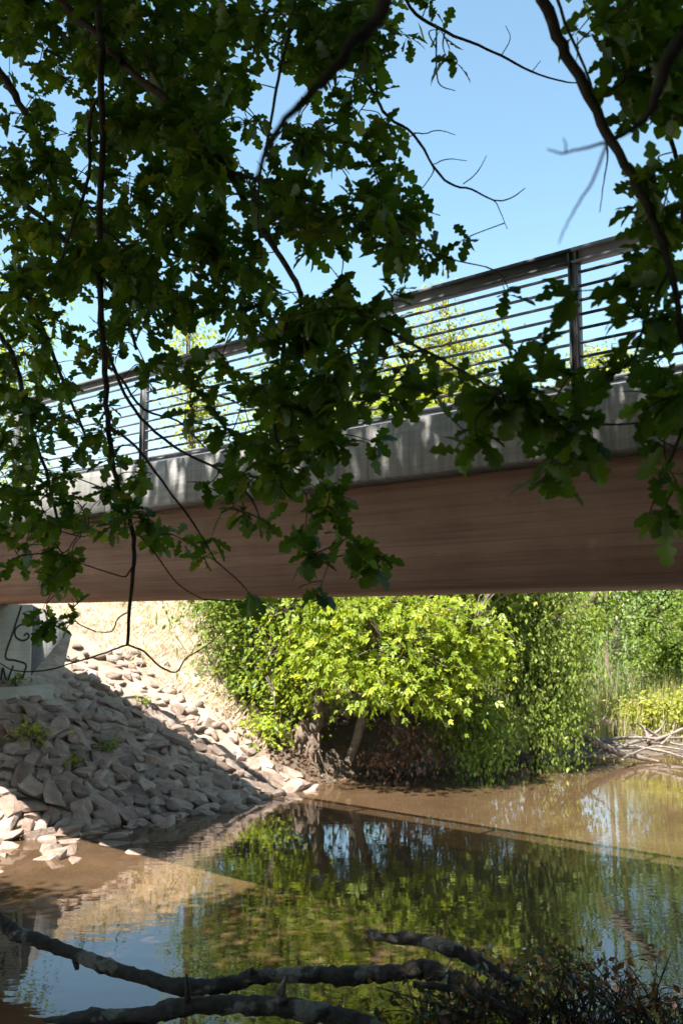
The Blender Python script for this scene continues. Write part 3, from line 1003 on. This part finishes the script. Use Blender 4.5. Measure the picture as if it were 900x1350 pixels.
tag(g, 'rough green grass under the trees beyond the far bank', 'grass')


def weed(label, px_, py_, n, h, mat):
    r = ray(px_, py_)
    ss = np.linspace(12, 30, 400)
    P = r[None] * ss[:, None] + np.array([0, 0, EYE])
    p, t = P[:, 0] * NX + P[:, 1] * NY, P[:, 0] * DX + P[:, 1] * DY
    i = np.argmax(P[:, 2] < far_ground(p, t) + .12)
    b = P[i]
    o = np.zeros((n, 3))
    pos = b + rng.normal(0, 1, (n, 3)) * np.array([h * .9, h * .7, h * .4]) + np.array([0, 0, h * .4])
    root = thing('weed', label, 'plant', b)
    a = Acc()
    leaves(a, DIA, pos, rng.normal(0, 1, (n, 3)) + np.array([0, 0, .2]), np.array([0, 0, 1]) + rng.normal(0, .4, (n, 3)), .11 * rng.uniform(.6, 1.3, n), np.clip(rng.normal(.5, .25, n), 0, 1))
    a.build('leaves', M[mat], root)
    a = Acc()
    for k in range(6):
        V, T, Q = tube(*smooth_path([b - np.array([0, 0, .1]), b + rng.normal(0, .05, 3) + np.array([0, 0, h * .5]), pos[k]], [.006, .005, .003], 3), 4)
        a.add(V, T=T, Q=Q)
    a.build('stem', M['twig'], root)


weed('leafy green weed between the stones beside the sunlit corner', 38, 972, 130, .22, 'elder')
weed('small weed tuft among shaded stones below the footing', 22, 900, 40, .12, 'shrub')
weed('low weed growing in the middle of the shaded riprap', 138, 990, 60, .16, 'shrub')
weed('round leaved weed near the top of the shaded riprap', 188, 925, 22, .10, 'elder')
weed('green weed at the foot of the sunlit stones by the shrub', 345, 965, 170, .24, 'elder')
weed('short weed by the waterside stones under the bridge', 97, 1010, 40, .14, 'shrub')

p_ = rng.uniform(14.4, 21.5, 5200)
t_ = toe(p_) + rng.uniform(.02, 1.0, 5200) ** 1.3 * 2.6
q = np.stack([NX * p_ + DX * t_, NY * p_ + DY * t_, far_ground(p_, t_) + .012], 1)
a = Acc()
leaves(a, DIA, q, rng.normal(0, 1, q.shape) * np.array([1, 1, .3]), np.array([0, 0, 1]) + rng.normal(0, .35, q.shape), .085 * rng.uniform(.5, 1.3, len(q)), np.clip(rng.normal(.45, .25, len(q)), 0, 1))
g = a.build('leaf_litter', M['deadleaf'], kind='stuff')
tag(g, 'brown fallen leaves on the shaded earth bank under the shrubs', 'leaf litter')

# ------------------------------------------------------------------ driftwood and logs
def log(name, label, cat, pts, mat, n=18, rough=.085, group=None, sub=8, snags=()):
    P, R = smooth_path([q[:3] for q in pts], [q[3] for q in pts], sub)
    R = R * (1 + .10 * np.interp(np.arange(len(R)), np.arange(0, len(R) + 6, 3), rng.normal(0, 1, len(np.arange(0, len(R) + 6, 3)))))
    P = P + rng.normal(0, 1, P.shape) * (R[:, None] * .07)
    V, T, Q = tube(P, R, n, rough)
    c = P[len(P) // 2]
    root = thing(name, label, cat, c, group)
    Acc().add(V, T=T, Q=Q).build('trunk', mat, root, smooth=True)
    for s in snags:
        P, R = smooth_path([q[:3] for q in s], [q[3] for q in s], 3)
        V, T, Q = tube(P, R, 8, .1)
        Acc().add(V, T=T, Q=Q).build('branch_stub', mat, root, smooth=True)
    return root


def L(px_, py_, d, rpx):
    return (*at_d(px_, py_, d), rpx * .66 * d / FPX)


N = NT('log_bark')
tc = N.n('TexCoord').outputs['Object']
peel = N.ramp(N.noise(2.3, tc, 5, .62), [(.56, (0, 0, 0)), (.60, (1, 1, 1))])
bk = N.ramp(N.noise(16, tc, 6, .6), [(.3, (.030, .022, .018)), (.7, (.085, .066, .052))])
wd = N.ramp(N.noise(22, tc, 5, .6), [(.3, (.17, .145, .12)), (.7, (.30, .26, .22))])
bp = N.n('Bump', i_Strength=1.0, i_Distance=.04, i_Height=N.noise(17, tc, 9, .75)).outputs[0]
M['log'] = N.done(N.n('BsdfPrincipled', i_Base_Color=N.mixc(peel, bk, wd), i_Roughness=.85, i_Normal=bp).outputs[0])

log('fallen_branch', 'long bent fallen branch stretching across the foreground water', 'log',
    [L(-60, 1150, 9.0, 11), L(-10, 1200, 8.9, 12), L(18, 1228, 8.8, 14), L(45, 1238, 8.75, 13), L(90, 1254, 8.7, 13), L(150, 1277, 8.6, 14), L(205, 1293, 8.5, 15),
     L(245, 1302, 8.45, 16), L(300, 1297, 8.5, 15), L(340, 1287, 8.5, 14), L(400, 1285, 8.5, 14), L(460, 1286, 8.5, 15), L(520, 1283, 8.5, 16), L(560, 1278, 8.5, 17), L(620, 1300, 8.3, 16), L(690, 1345, 8.0, 15)],
    M['log'], snags=[[L(100, 1265, 8.7, 7), L(102, 1278, 8.65, 4)], [L(330, 1290, 8.5, 9), L(333, 1276, 8.45, 3)]])
log('driftwood_log', 'thicker barkless log lying low beside the near bank', 'log',
    [L(60, 1350, 8.3, 12), L(130, 1341, 8.3, 15), L(200, 1337, 8.25, 16), L(245, 1327, 8.2, 18), L(310, 1325, 8.2, 18), L(370, 1328, 8.15, 19), L(430, 1337, 8.1, 19), L(480, 1352, 8.0, 18), L(560, 1390, 7.8, 18)],
    M['log'], snags=[[L(247, 1330, 8.2, 10), L(248, 1305, 8.15, 7), L(246, 1284, 8.1, 2)], [L(372, 1328, 8.15, 13), L(371, 1305, 8.1, 9), L(378, 1287, 8.05, 3)]])
log('broken_branch', 'short broken branch end poking up beside the brush', 'log',
    [L(484, 1227, 9.2, 5), L(492, 1232, 9.15, 9), L(520, 1237, 9.1, 10), L(555, 1239, 9.0, 12), L(590, 1250, 8.8, 13), L(622, 1263, 8.7, 14), L(680, 1300, 8.4, 14)], M['log'])
log('thin_branch', 'thin dead branch under the brush beside the logs', 'log',
    [L(544, 1298, 8.1, 6), L(580, 1301, 8.1, 7), L(625, 1310, 8.0, 7), L(690, 1340, 7.8, 7)], M['log'])

# brushwood with withered leaves on the near bank edge
b = np.array([1.75, 8.0, .2])
b[2] = float(near_ground(np.array(to_pt(*b[:2])[0]), np.array(to_pt(*b[:2])[1])))
br_root = thing('brushwood', 'dark tangle of brushwood with withered reddish leaves on the near bank', 'shrub', b)
a = Acc()
tips = []
for k in range(230):
    x0, y0 = rng.uniform(560, 900), rng.uniform(1330, 1420)
    s = at_d(x0, y0, rng.uniform(7.7, 8.4))
    x1 = x0 + rng.normal(-10, 60)
    top = np.interp(x1, [520, 600, 680, 740, 800, 860, 900], [1300, 1262, 1240, 1245, 1262, 1285, 1310])
    y1 = rng.uniform(top, 1350)
    e_ = at_d(x1, y1, rng.uniform(7.7, 8.8))
    m_ = (s + e_) / 2 + rng.normal(0, .12, 3) + np.array([0, 0, .1])
    P, R = smooth_path([s, m_, e_], [rng.uniform(.004, .011), .005, .002], 5)
    V, T, Q = tube(P, R, 4, cap=False)
    a.add(V, T=T, Q=Q)
    tips += [P[-1], P[len(P) * 2 // 3], P[len(P) // 2]]
a.build('stems', M['twig'], br_root, smooth=True)
tips = np.array(tips)
k = np.repeat(np.arange(len(tips)), 4)
pos = tips[k] + rng.normal(0, .05, (len(k), 3))
pos = pos[rng.random(len(k)) < .42]
sel = rng.random(len(pos)) < .55
for nm, m_, mat in (('withered_leaves', sel, 'deadleaf'), ('ivy_leaves', ~sel, 'ivy')):
    q = pos[m_]
    a = Acc()
    leaves(a, DIA, q, rng.normal(0, 1, q.shape) + np.array([0, 0, -.8]), rng.normal(0, 1, q.shape) + np.array([0, -.4, .5]), .08 * rng.uniform(.6, 1.3, len(q)), np.clip(rng.normal(.5, .25, len(q)), 0, 1))
    a.build(nm, M[mat], br_root, kind='stuff')

# pale driftwood on the far shore
dw = [[(745, 972), (790, 985), (830, 990)], [(760, 968), (800, 978), (845, 984)], [(800, 992), (850, 975), (905, 972)], [(820, 1000), (860, 984), (910, 990)],
      [(850, 960), (880, 978), (910, 984)], [(785, 976), (835, 972), (880, 976)], [(845, 985), (880, 992), (915, 1003)], [(850, 975), (868, 962), (876, 950)], [(862, 976), (890, 965), (905, 958)],
      [(770, 984), (815, 982), (870, 988)], [(735, 962), (765, 974), (785, 982)], [(855, 978), (850, 962), (838, 952)], [(870, 982), (884, 968), (890, 950)]]
for k, s in enumerate(dw):
    P = []
    for j, (x, y) in enumerate(s):
        q = at_z(x, max(y, 972) + 14, 0)
        f_ = np.linalg.norm(q[:2])
        d = ray(x, y)
        dd = min(q[1], 25.5 + .25 * (k % 4))
        P.append((*(d * (dd / d[1]) + np.array([0, 0, EYE])), .034 - .009 * j + .008 * (k % 3)))
    P = [(x, y, max(z, .02 + .03 * j), r) for j, (x, y, z, r) in enumerate(P)]
    lo = log('driftwood', 'bleached driftwood branch in the pile on the far shore', 'driftwood', P, M['drift'], 7, .08, 'driftwood on the far shore', 4)

def FL(px_, py_, y, r):
    d = ray(px_, py_)
    return (*(d * (y / d[1]) + np.array([0, 0, EYE])), r)


log('fallen_log', 'dark brown fallen log sloping from the vine clad shrub into the water', 'log',
    [FL(742, 945, 24.3, .10), FL(768, 966, 24.2, .11), FL(795, 984, 24.0, .10), FL(832, 996, 23.9, .07), FL(868, 1004, 23.8, .03)], M['root'], 10,
    snags=[[FL(768, 966, 24.2, .04), FL(790, 952, 24.1, .03), FL(800, 940, 24.1, .01)], [FL(795, 984, 24.0, .035), FL(780, 996, 23.8, .025), FL(752, 1000, 23.7, .012)]])

# ------------------------------------------------------------------ oak tree over the camera
TB = np.array([2.6, -2.4, 0])
TB[2] = float(near_ground(np.array(to_pt(*TB[:2])[0]), np.array(to_pt(*TB[:2])[1]))) - .1
oak = thing('oak_tree', 'large oak hanging its leafy branches over the water in front of the bridge', 'tree', TB)
tr = [(*TB, .42), (2.55, -2.3, 3.5, .33), (2.3, -2.0, 5.5, .30), (1.6, -1.0, 7.5, .24), (.6, .3, 9.2, .17), (-.6, 1.5, 11, .08)]
P, R = smooth_path([q[:3] for q in tr], [q[3] for q in tr], 5)
V, T, Q = tube(P, R, 14, .04)
Acc().add(V, T=T, Q=Q).build('trunk', M['bark'], oak, smooth=True)
TRUNK = P

# visible branches: (px, py, depth, half width in px)
B = [
    [(40, -60, 4.9, 7), (80, 0, 4.8, 6.5), (130, 45, 4.7, 6.5), (165, 85, 4.6, 6.2), (225, 135, 4.5, 6), (265, 180, 4.4, 5.6), (300, 225, 4.3, 5.4), (332, 282, 4.2, 5), (365, 330, 4.1, 4.6), (390, 372, 4.0, 4.4), (399, 398, 3.95, 4.2)],
    [(399, 398, 3.95, 3.2), (380, 418, 3.95, 3.4), (374, 455, 3.95, 3.2), (369, 520, 3.95, 3), (362, 560, 3.95, 2.8), (372, 610, 3.95, 2.2), (378, 650, 3.9, 1.5)],
    [(399, 398, 3.95, 3), (430, 406, 3.8, 3), (462, 408, 3.7, 2.8), (490, 425, 3.6, 2.6), (540, 452, 3.4, 2.6), (590, 478, 3.3, 2.5), (640, 508, 3.2, 2.5), (690, 535, 3.1, 2.4), (740, 552, 3.1, 2.2), (800, 560, 3.1, 1.9), (860, 556, 3.1, 1.4)],
    [(128, -50, 4.6, 6), (132, 40, 4.6, 5.5), (136, 150, 4.6, 5), (133, 260, 4.6, 5), (132, 380, 4.6, 4.8), (138, 470, 4.6, 4.6), (142, 550, 4.6, 4.3), (151, 620, 4.6, 4), (165, 662, 4.6, 3.8), (175, 700, 4.6, 3.5), (177, 742, 4.6, 3.2), (172, 790, 4.6, 2.8), (168, 850, 4.6, 2.4)],
    [(168, 850, 4.6, 1.6), (140, 860, 4.6, 1.5), (100, 873, 4.6, 1.3), (60, 884, 4.6, 1.2), (20, 884, 4.6, 1), (0, 874, 4.6, .8)],
    [(168, 850, 4.6, 1.7), (190, 858, 4.6, 1.6), (210, 878, 4.6, 1.5), (232, 886, 4.6, 1.3), (245, 868, 4.6, 1.2), (262, 858, 4.6, 1), (282, 844, 4.6, .7)],
    [(168, 808, 4.6, 1.3), (156, 815, 4.6, 1.2), (148, 832, 4.6, 1), (127, 833, 4.6, .6)],
    [(177, 742, 4.6, 1.6), (168, 758, 4.6, 1.4), (160, 760, 4.6, 1)],
    [(700, -45, 2.9, 10), (715, 0, 2.9, 9.5), (742, 60, 2.9, 9), (770, 115, 2.9, 8.5), (800, 175, 2.9, 8), (830, 230, 2.9, 7.4), (858, 288, 2.9, 6.5), (882, 355, 2.9, 5.6), (896, 430, 2.9, 4.6), (915, 520, 2.9, 3.6)],
    [(520, -50, 4.2, 3), (540, 10, 4.2, 2.6), (575, 36, 4.2, 2.6), (620, 56, 4.2, 2.2), (660, 74, 4.2, 1.9), (700, 95, 4.2, 1.6), (740, 107, 4.2, 1.3), (762, 110, 4.2, .9)],
    [(440, -50, 4.3, 3), (455, 20, 4.3, 2.8), (470, 75, 4.3, 2.6), (490, 120, 4.25, 2.5), (512, 155, 4.2, 2.4), (545, 178, 4.2, 2.2), (570, 218, 4.1, 2), (592, 242, 4.1, 1.8), (622, 250, 4.1, 1.5), (650, 264, 4.1, 1.2), (672, 262, 4.1, 1), (692, 248, 4.1, .6)],
    [(650, 264, 4.1, .9), (656, 272, 4.1, .8), (668, 302, 4.1, .5)],
    [(610, 243, 4.1, .9), (628, 228, 4.1, .8), (641, 205, 4.1, .5)],
    [(545, 175, 4.2, 1.1), (560, 176, 4.2, .9), (578, 172, 4.2, .8), (600, 178, 4.2, .5)],
    [(570, 217, 4.1, .9), (590, 210, 4.1, .8), (615, 212, 4.1, .5)],
    [(520, -60, 1.45, 13), (508, 5, 1.45, 12), (478, 45, 1.42, 10), (440, 90, 1.4, 8), (405, 130, 1.4, 6.5), (370, 165, 1.38, 5), (348, 205, 1.36, 4), (336, 245, 1.35, 3), (335, 268, 1.35, 1.5)],
    [(336, 245, 1.35, 2), (360, 285, 1.35, 2), (400, 300, 1.35, 1.6), (450, 308, 1.35, 1)],
    [(392, -40, 4.0, 3), (386, 20, 4.0, 2.8), (372, 80, 4.0, 2.6), (362, 130, 4.0, 2.4), (352, 190, 4.0, 2.1), (343, 230, 4.0, 1.8), (340, 290, 4.0, 1.3), (345, 340, 4.0, .8)],
    [(905, 40, 1.5, 12), (882, 75, 1.5, 11), (866, 120, 1.5, 8), (850, 155, 1.5, 6), (820, 178, 1.48, 3.4), (790, 190, 1.46, 2.5), (762, 197, 1.45, 2), (740, 202, 1.45, 1.8), (721, 197, 1.45, 1)],
    [(800, 187, 1.46, 2.4), (786, 225, 1.45, 2.2), (776, 247, 1.45, 2), (758, 275, 1.44, 1.6), (742, 305, 1.44, 1.2), (736, 322, 1.44, .8)],
    [(745, 200, 1.45, 1.4), (745, 190, 1.45, 1.2), (742, 182, 1.45, .8)],
    [(905, -20, 3.3, 5), (860, 40, 3.3, 4.6), (872, 110, 3.3, 4.4), (880, 170, 3.3, 4), (895, 230, 3.3, 3.4), (900, 300, 3.3, 3)],
    [(-40, 40, 5.4, 7), (0, 95, 5.4, 6.5), (25, 135, 5.3, 5.5), (60, 200, 5.3, 4.5), (75, 280, 5.3, 4)],
    [(-40, 200, 5.4, 6), (0, 240, 5.4, 5.5), (40, 275, 5.4, 5), (80, 310, 5.3, 4.4), (120, 350, 5.2, 3.6), (160, 400, 5.2, 3), (180, 460, 5.1, 2.5)],
    [(-40, 360, 5.6, 4), (0, 386, 5.6, 4), (35, 392, 5.5, 3.6), (60, 440, 5.5, 3.2), (90, 520, 5.4, 2.6), (120, 590, 5.4, 2)],
    [(-30, 420, 5.2, 5), (0, 440, 5.2, 4.6), (22, 480, 5.2, 4), (40, 560, 5.2, 3.4), (60, 620, 5.1, 2.6), (80, 700, 5.0, 2)],
    [(132, 300, 4.6, 3), (175, 330, 4.6, 2.6), (210, 332, 4.6, 2.4), (262, 345, 4.5, 2.2), (330, 362, 4.4, 1.9), (372, 388, 4.3, 1.4)],
    [(138, 455, 4.6, 3), (165, 520, 4.55, 2.6), (195, 560, 4.5, 2.5), (240, 595, 4.5, 2.3), (290, 620, 4.45, 2), (330, 655, 4.4, 1.6), (345, 690, 4.4, 1)],
    [(140, 480, 4.6, 2.6), (160, 500, 4.5, 2.2), (190, 540, 4.5, 2), (235, 555, 4.5, 1.6), (270, 590, 4.4, 1.2)],
    [(142, 560, 4.6, 2.4), (180, 590, 4.55, 2.2), (225, 650, 4.5, 2), (255, 690, 4.5, 1.6), (285, 740, 4.5, 1)],
    [(135, 120, 4.6, 3), (118, 160, 4.7, 3), (118, 230, 4.8, 2.8), (95, 300, 4.9, 2.4), (70, 380, 5, 2)],
    [(178, 700, 4.6, 1.4), (205, 730, 4.6, 1.2), (235, 770, 4.6, 1), (268, 790, 4.6, .8)],
    [(640, 508, 3.2, 1.2), (590, 540, 3.2, 1.1), (612, 570, 3.2, 1), (620, 602, 3.2, .7)],
    [(300, 225, 4.3, 3), (340, 238, 4.2, 2.6), (372, 248, 4.1, 2.2), (420, 280, 4.0, 2), (470, 292, 3.9, 1.8), (530, 315, 3.8, 1.6), (590, 340, 3.7, 1.3), (640, 352, 3.6, 1)],
    [(882, 355, 2.9, 3), (850, 420, 2.9, 2.4), (835, 470, 2.9, 2), (800, 500, 2.9, 1.4)],
    [(915, 520, 2.9, 3), (890, 590, 2.9, 2.2), (868, 640, 2.9, 1.5), (850, 690, 2.9, 1)],
    [(720, -40, 2.95, 3), (745, 30, 2.95, 2.6), (770, 90, 2.95, 2.2), (790, 150, 2.95, 1.8), (800, 200, 2.95, 1.5), (795, 240, 2.95, 1), (790, 280, 2.95, .7)],
    [(575, 36, 4.2, 1.4), (575, 90, 4.2, 1.2), (580, 112, 4.2, 1), (600, 120, 4.2, .6)],
    [(660, 74, 4.2, .8), (672, 52, 4.2, .7), (666, 34, 4.2, .5)],
    [(700, 95, 4.2, .8), (712, 80, 4.2, .5)],
]
nodes = []
for s in B:
    P, R = smooth_path([at_d(x, y, d) for x, y, d, r in s], [r * .85 * d / FPX for x, y, d, r in s], 4)
    P = P + rng.normal(0, 1, P.shape) * (R[:, None] * .25)
    V, T, Q = tube(P, R, 8, .05)
    Acc().add(V, T=T, Q=Q).build('branch', M['bark'], oak, smooth=True)
    if s[0][2] > 2:
        nodes.append(P)
    # joins that leave the picture go on to the trunk
    if s[0][1] < -15 or s[0][0] < -15 or s[0][0] > 902:
        i = np.argmin(np.linalg.norm(TRUNK - (P[0] + np.array([0, -1.0, 2.2])), axis=1))
        e_ = TRUNK[max(i, 8)]
        d0 = P[0] + unit(P[0] - P[2]) * .45 * np.linalg.norm(e_ - P[0])
        u_ = np.linspace(0, 1, 14)[:, None]
        C = (1 - u_) ** 2 * P[0] + 2 * u_ * (1 - u_) * d0 + u_ ** 2 * e_
        R2 = np.linspace(R[0], R[0] * 2 + .02, 14)
        V, T, Q = tube(C, R2, 8, .04)
        Acc().add(V, T=T, Q=Q).build('limb', M['bark'], oak, smooth=True)
nodes = np.concatenate(nodes)

# leaf density over the picture in 50 px steps (0 none .. 9 closed), and depth of the sprays
DENS = '''
989999869977325899
778999769955101699
555899758743001289
788999679650000158
988899757632100158
888875788998500048
899889867686322158
889998775331357268
886789779963213258
775343589975555468
774014899746897789
886306899105657775
887536887000114135
887531487200000015
872144127840000003
250003423100000000
040000000000000000
'''.split()
dep_ctrl = np.array([(40, 60, 5.4), (200, 100, 5.2), (350, 100, 4.6), (480, 100, 4.4), (560, 60, 4.3), (850, 100, 3.1), (60, 300, 5.4), (250, 300, 4.7), (420, 250, 4.1), (540, 270, 3.9),
                     (60, 550, 5.1), (60, 750, 4.8), (200, 720, 4.6), (300, 560, 4.3), (400, 600, 3.9), (420, 740, 3.8), (300, 770, 4.2), (600, 500, 3.2), (650, 560, 3.1), (700, 380, 3.3), (760, 580, 3.1), (860, 350, 3.0), (870, 650, 3.0)])
C = []
for r_, row in enumerate(DENS):
    for c_, ch in enumerate(row):
        v = int(ch) / 9.0
        if v == 0:
            continue
        x0, y0 = c_ * 50 + 25, r_ * 50 + 25
        w = 1 / ((dep_ctrl[:, 0] - x0) ** 2 + (dep_ctrl[:, 1] - y0) ** 2 + 900.0)
        d0 = (dep_ctrl[:, 2] * w ** 1.5).sum() / (w ** 1.5).sum()
        lam = -math.log(1 - min(v, .985)) * (d0 / 4.2) ** 2 * 2.5 * (.5 if v < .4 else 1)
        for _ in range(rng.poisson(lam)):
            C.append(at_d(x0 + rng.uniform(-25, 25), y0 + rng.uniform(-27, 23), d0 * rng.uniform(.88, 1.14)))
C = np.array(C)
# grow twigs from the branches to every spray, nearest first
dist = np.min(np.linalg.norm(nodes[None, ::2] - C[:, None], axis=2), axis=1)
C = C[np.argsort(dist)]
pool = np.empty((len(nodes) + 6 * len(C), 3))
pool[:len(nodes)] = nodes
cnt = len(nodes)
tw = Acc()
sprays = []
for c in C:
    dd = np.linalg.norm(pool[:cnt] - c, axis=1)
    s = pool[np.argmin(dd)]
    ln = dd.min()
    if ln > .7:
        continue
    m_ = (s + c) / 2 + rng.normal(0, .12, 3) * ln + np.array([0, 0, .10 * ln])
    P, R = smooth_path([s, m_, c], [.0025 + .004 * min(ln, .8), .0028, .0016], 5)
    V, T, Q = tube(P, R, 4, cap=False)
    tw.add(V, T=T, Q=Q)
    pool[cnt:cnt + 5] = P[[2, 4, 6, 8, 10]]
    cnt += 5
    sprays.append((c, unit(c - m_)))
tw.build('twigs', M['twig'], oak, kind='stuff', smooth=True)
# leaves
pos, dirv, nor, sz, tnt = [], [], [], [], []
for c, ax in sprays:
    n = rng.integers(5, 10)
    tt = rng.normal(.4, .2)
    for k in range(n):
        a_ = k * 2.4 + rng.uniform(-.4, .4)
        u = unit(np.cross(ax, np.array([.2, .3, .93])))
        v = np.cross(ax, u)
        d = ax * rng.uniform(.1, .9) + (u * math.cos(a_) + v * math.sin(a_)) * .9 + np.array([0, 0, -.22])
        pos.append(c - ax * rng.uniform(0, .05) + rng.normal(0, .008, 3))
        dirv.append(d)
        nor.append(np.array([0, 0, 1.0]) + rng.normal(0, .45, 3))
        sz.append(rng.uniform(.075, .128))
        tnt.append(np.clip(tt + rng.normal(0, .13), 0, .93) if rng.random() > .03 else 1.0)
pos, dirv, nor, sz, tnt = map(np.array, (pos, dirv, nor, sz, tnt))
px, py, dep = project(pos)
big = sz / dep
big[(px < 5) | (px > 895) | (py < 5)] = 0
order = np.argsort(-big)
main, many = order[:300], order[300:]
# the 300 leaves that show largest
me_leaf = []
for lv in (.25, .4, .55, .8):
    me_leaf.append(Acc().add(OAK[0], T=OAK[1], tint=lv).mesh('leaf', M['oak']))
    me_leaf.append(Acc().add(OAK2[0], T=OAK2[1], tint=lv).mesh('leaf', M['oak']))
oo = np.array(oak['_o'])
for i in main:
    d = unit(dirv[i])
    s = unit(np.cross(nor[i], d))
    n = np.cross(d, s)
    m_ = Matrix(((d[0], s[0], n[0], 0), (d[1], s[1], n[1], 0), (d[2], s[2], n[2], 0), (0, 0, 0, 1)))
    o = bpy.data.objects.new('leaf', me_leaf[rng.integers(8)])
    col.objects.link(o)
    o.parent = oak
    o.matrix_local = Matrix.Translation(Vector(pos[i] - oo)) @ m_ @ Matrix.Scale(float(sz[i]), 4)
a = Acc()
half = many[::2]
leaves(a, OAK, pos[half], dirv[half], nor[half], sz[half], tnt[half])
half = many[1::2]
leaves(a, OAK2, pos[half], dirv[half], nor[half], sz[half], tnt[half])
a.build('foliage', M['oak'], oak, kind='stuff')

# the crown above and behind the camera (shades the bridge and the near water)
n = 18500
pp = rng.uniform(-9, 6.0, n)
tt = rng.uniform(-13, 18, n)
zz_ = rng.uniform(7.2, 13.0, n)
edge = np.interp(tt, [-9, 7.6, 8.8, 9.6, 10.6, 12.5, 18], [5.5, 5.5, 5.1, 2.9, 2.4, 1.5, 1.2])
ok = pp < edge - .5 * (zz_ - 9.0) * .9 + lump(tt, zz_, 2.2, .25, 12)
ok &= lump(pp, tt, 1.9, .6, 17) + rng.normal(0, .3, n) > -.75
CC = np.stack([NX * pp + DX * tt, NY * pp + DY * tt, zz_], 1)[ok]
m = 3600                                            # unseen lower boughs added beside the camera to darken the girder's right end
p2, t2, z2_ = rng.uniform(-3, 6.1, m), rng.uniform(-9, 0, m), rng.uniform(3.4, 8, m)
C2 = np.stack([NX * p2 + DX * t2, NY * p2 + DY * t2, z2_], 1)
C2 = C2[(np.hypot(C2[:, 0], C2[:, 1]) > 1.6) & (lump(p2, t2, 1.7, .6, 23) > -.45)]
CC = np.concatenate([CC, C2])
qx, qy, qd = project(CC)
vis = (qd > .3) & (qx > -60) & (qx < 975) & (qy > -30) & (qy < 1400)
CC = CC[~vis]
per = 11
k = np.repeat(np.arange(len(CC)), per)
off = rng.normal(0, .2, (len(k), 3)) * np.array([1, 1, .7])
a = Acc()
leaves(a, HEX, CC[k] + off, off + rng.normal(0, .1, off.shape) + np.array([0, 0, -.05]), np.array([0, 0, 1]) + rng.normal(0, .45, off.shape), rng.uniform(.13, .20, len(k)), np.clip(rng.normal(.4, .2, len(k)), 0, .93))
a.build('crown', M['oak'], oak, kind='stuff')
tw = Acc()
for c in CC[::6]:
    s = TRUNK[10 + np.argmin(np.linalg.norm(TRUNK[10:] - c, axis=1))]
    P, R = smooth_path([s, (s + c) / 2 + rng.normal(0, .3, 3) + np.array([0, 0, .3]), c], [.035, .02, .006], 4)
    V, T, Q = tube(P, R, 5, cap=False)
    tw.add(V, T=T, Q=Q)
tw.build('crown_twigs', M['bark'], oak, kind='stuff', smooth=True)

# unseen trees added behind and beside the camera to block low skylight
for lb, x, y, hgt, mt in [('unseen tall dense tree added for shade on the near bank behind the oak', -4.5, -8.5, 13, 'dark'), ('unseen broad tree added for shade on the near bank beside the bridge approach', 11.5, -3.0, 11, 'dark'),
                          ('unseen bushy tree added for shade on the near bank right of the oak trunk', 7.5, -8.0, 13, 'shrub'), ('unseen leafy tree added for shade upstream on the near bank', -11, -3.5, 11, 'shrub')]:
    p_, t_ = to_pt(x, y)
    b = np.array([x, y, float(near_ground(np.array(p_), np.array(t_))) - .05])
    el = [(x, y, hgt * .62, 3.6, 3.2, hgt * .36), (x + 1, y - .6, hgt * .34, 3.4, 2.8, hgt * .27), (x - 1.4, y + .5, hgt * .42, 2.6, 2.4, hgt * .3)]
    plant('tree', lb, 'tree', b, el, 900, 11, .34, mt, spread=.5, stems=[[(*b, .3), (x, y, hgt * .45, .22), (x + .3, y, hgt * .9, .06)]], twigs=.2)

for o in scene.objects:
    if '_o' in o:
        del o['_o']
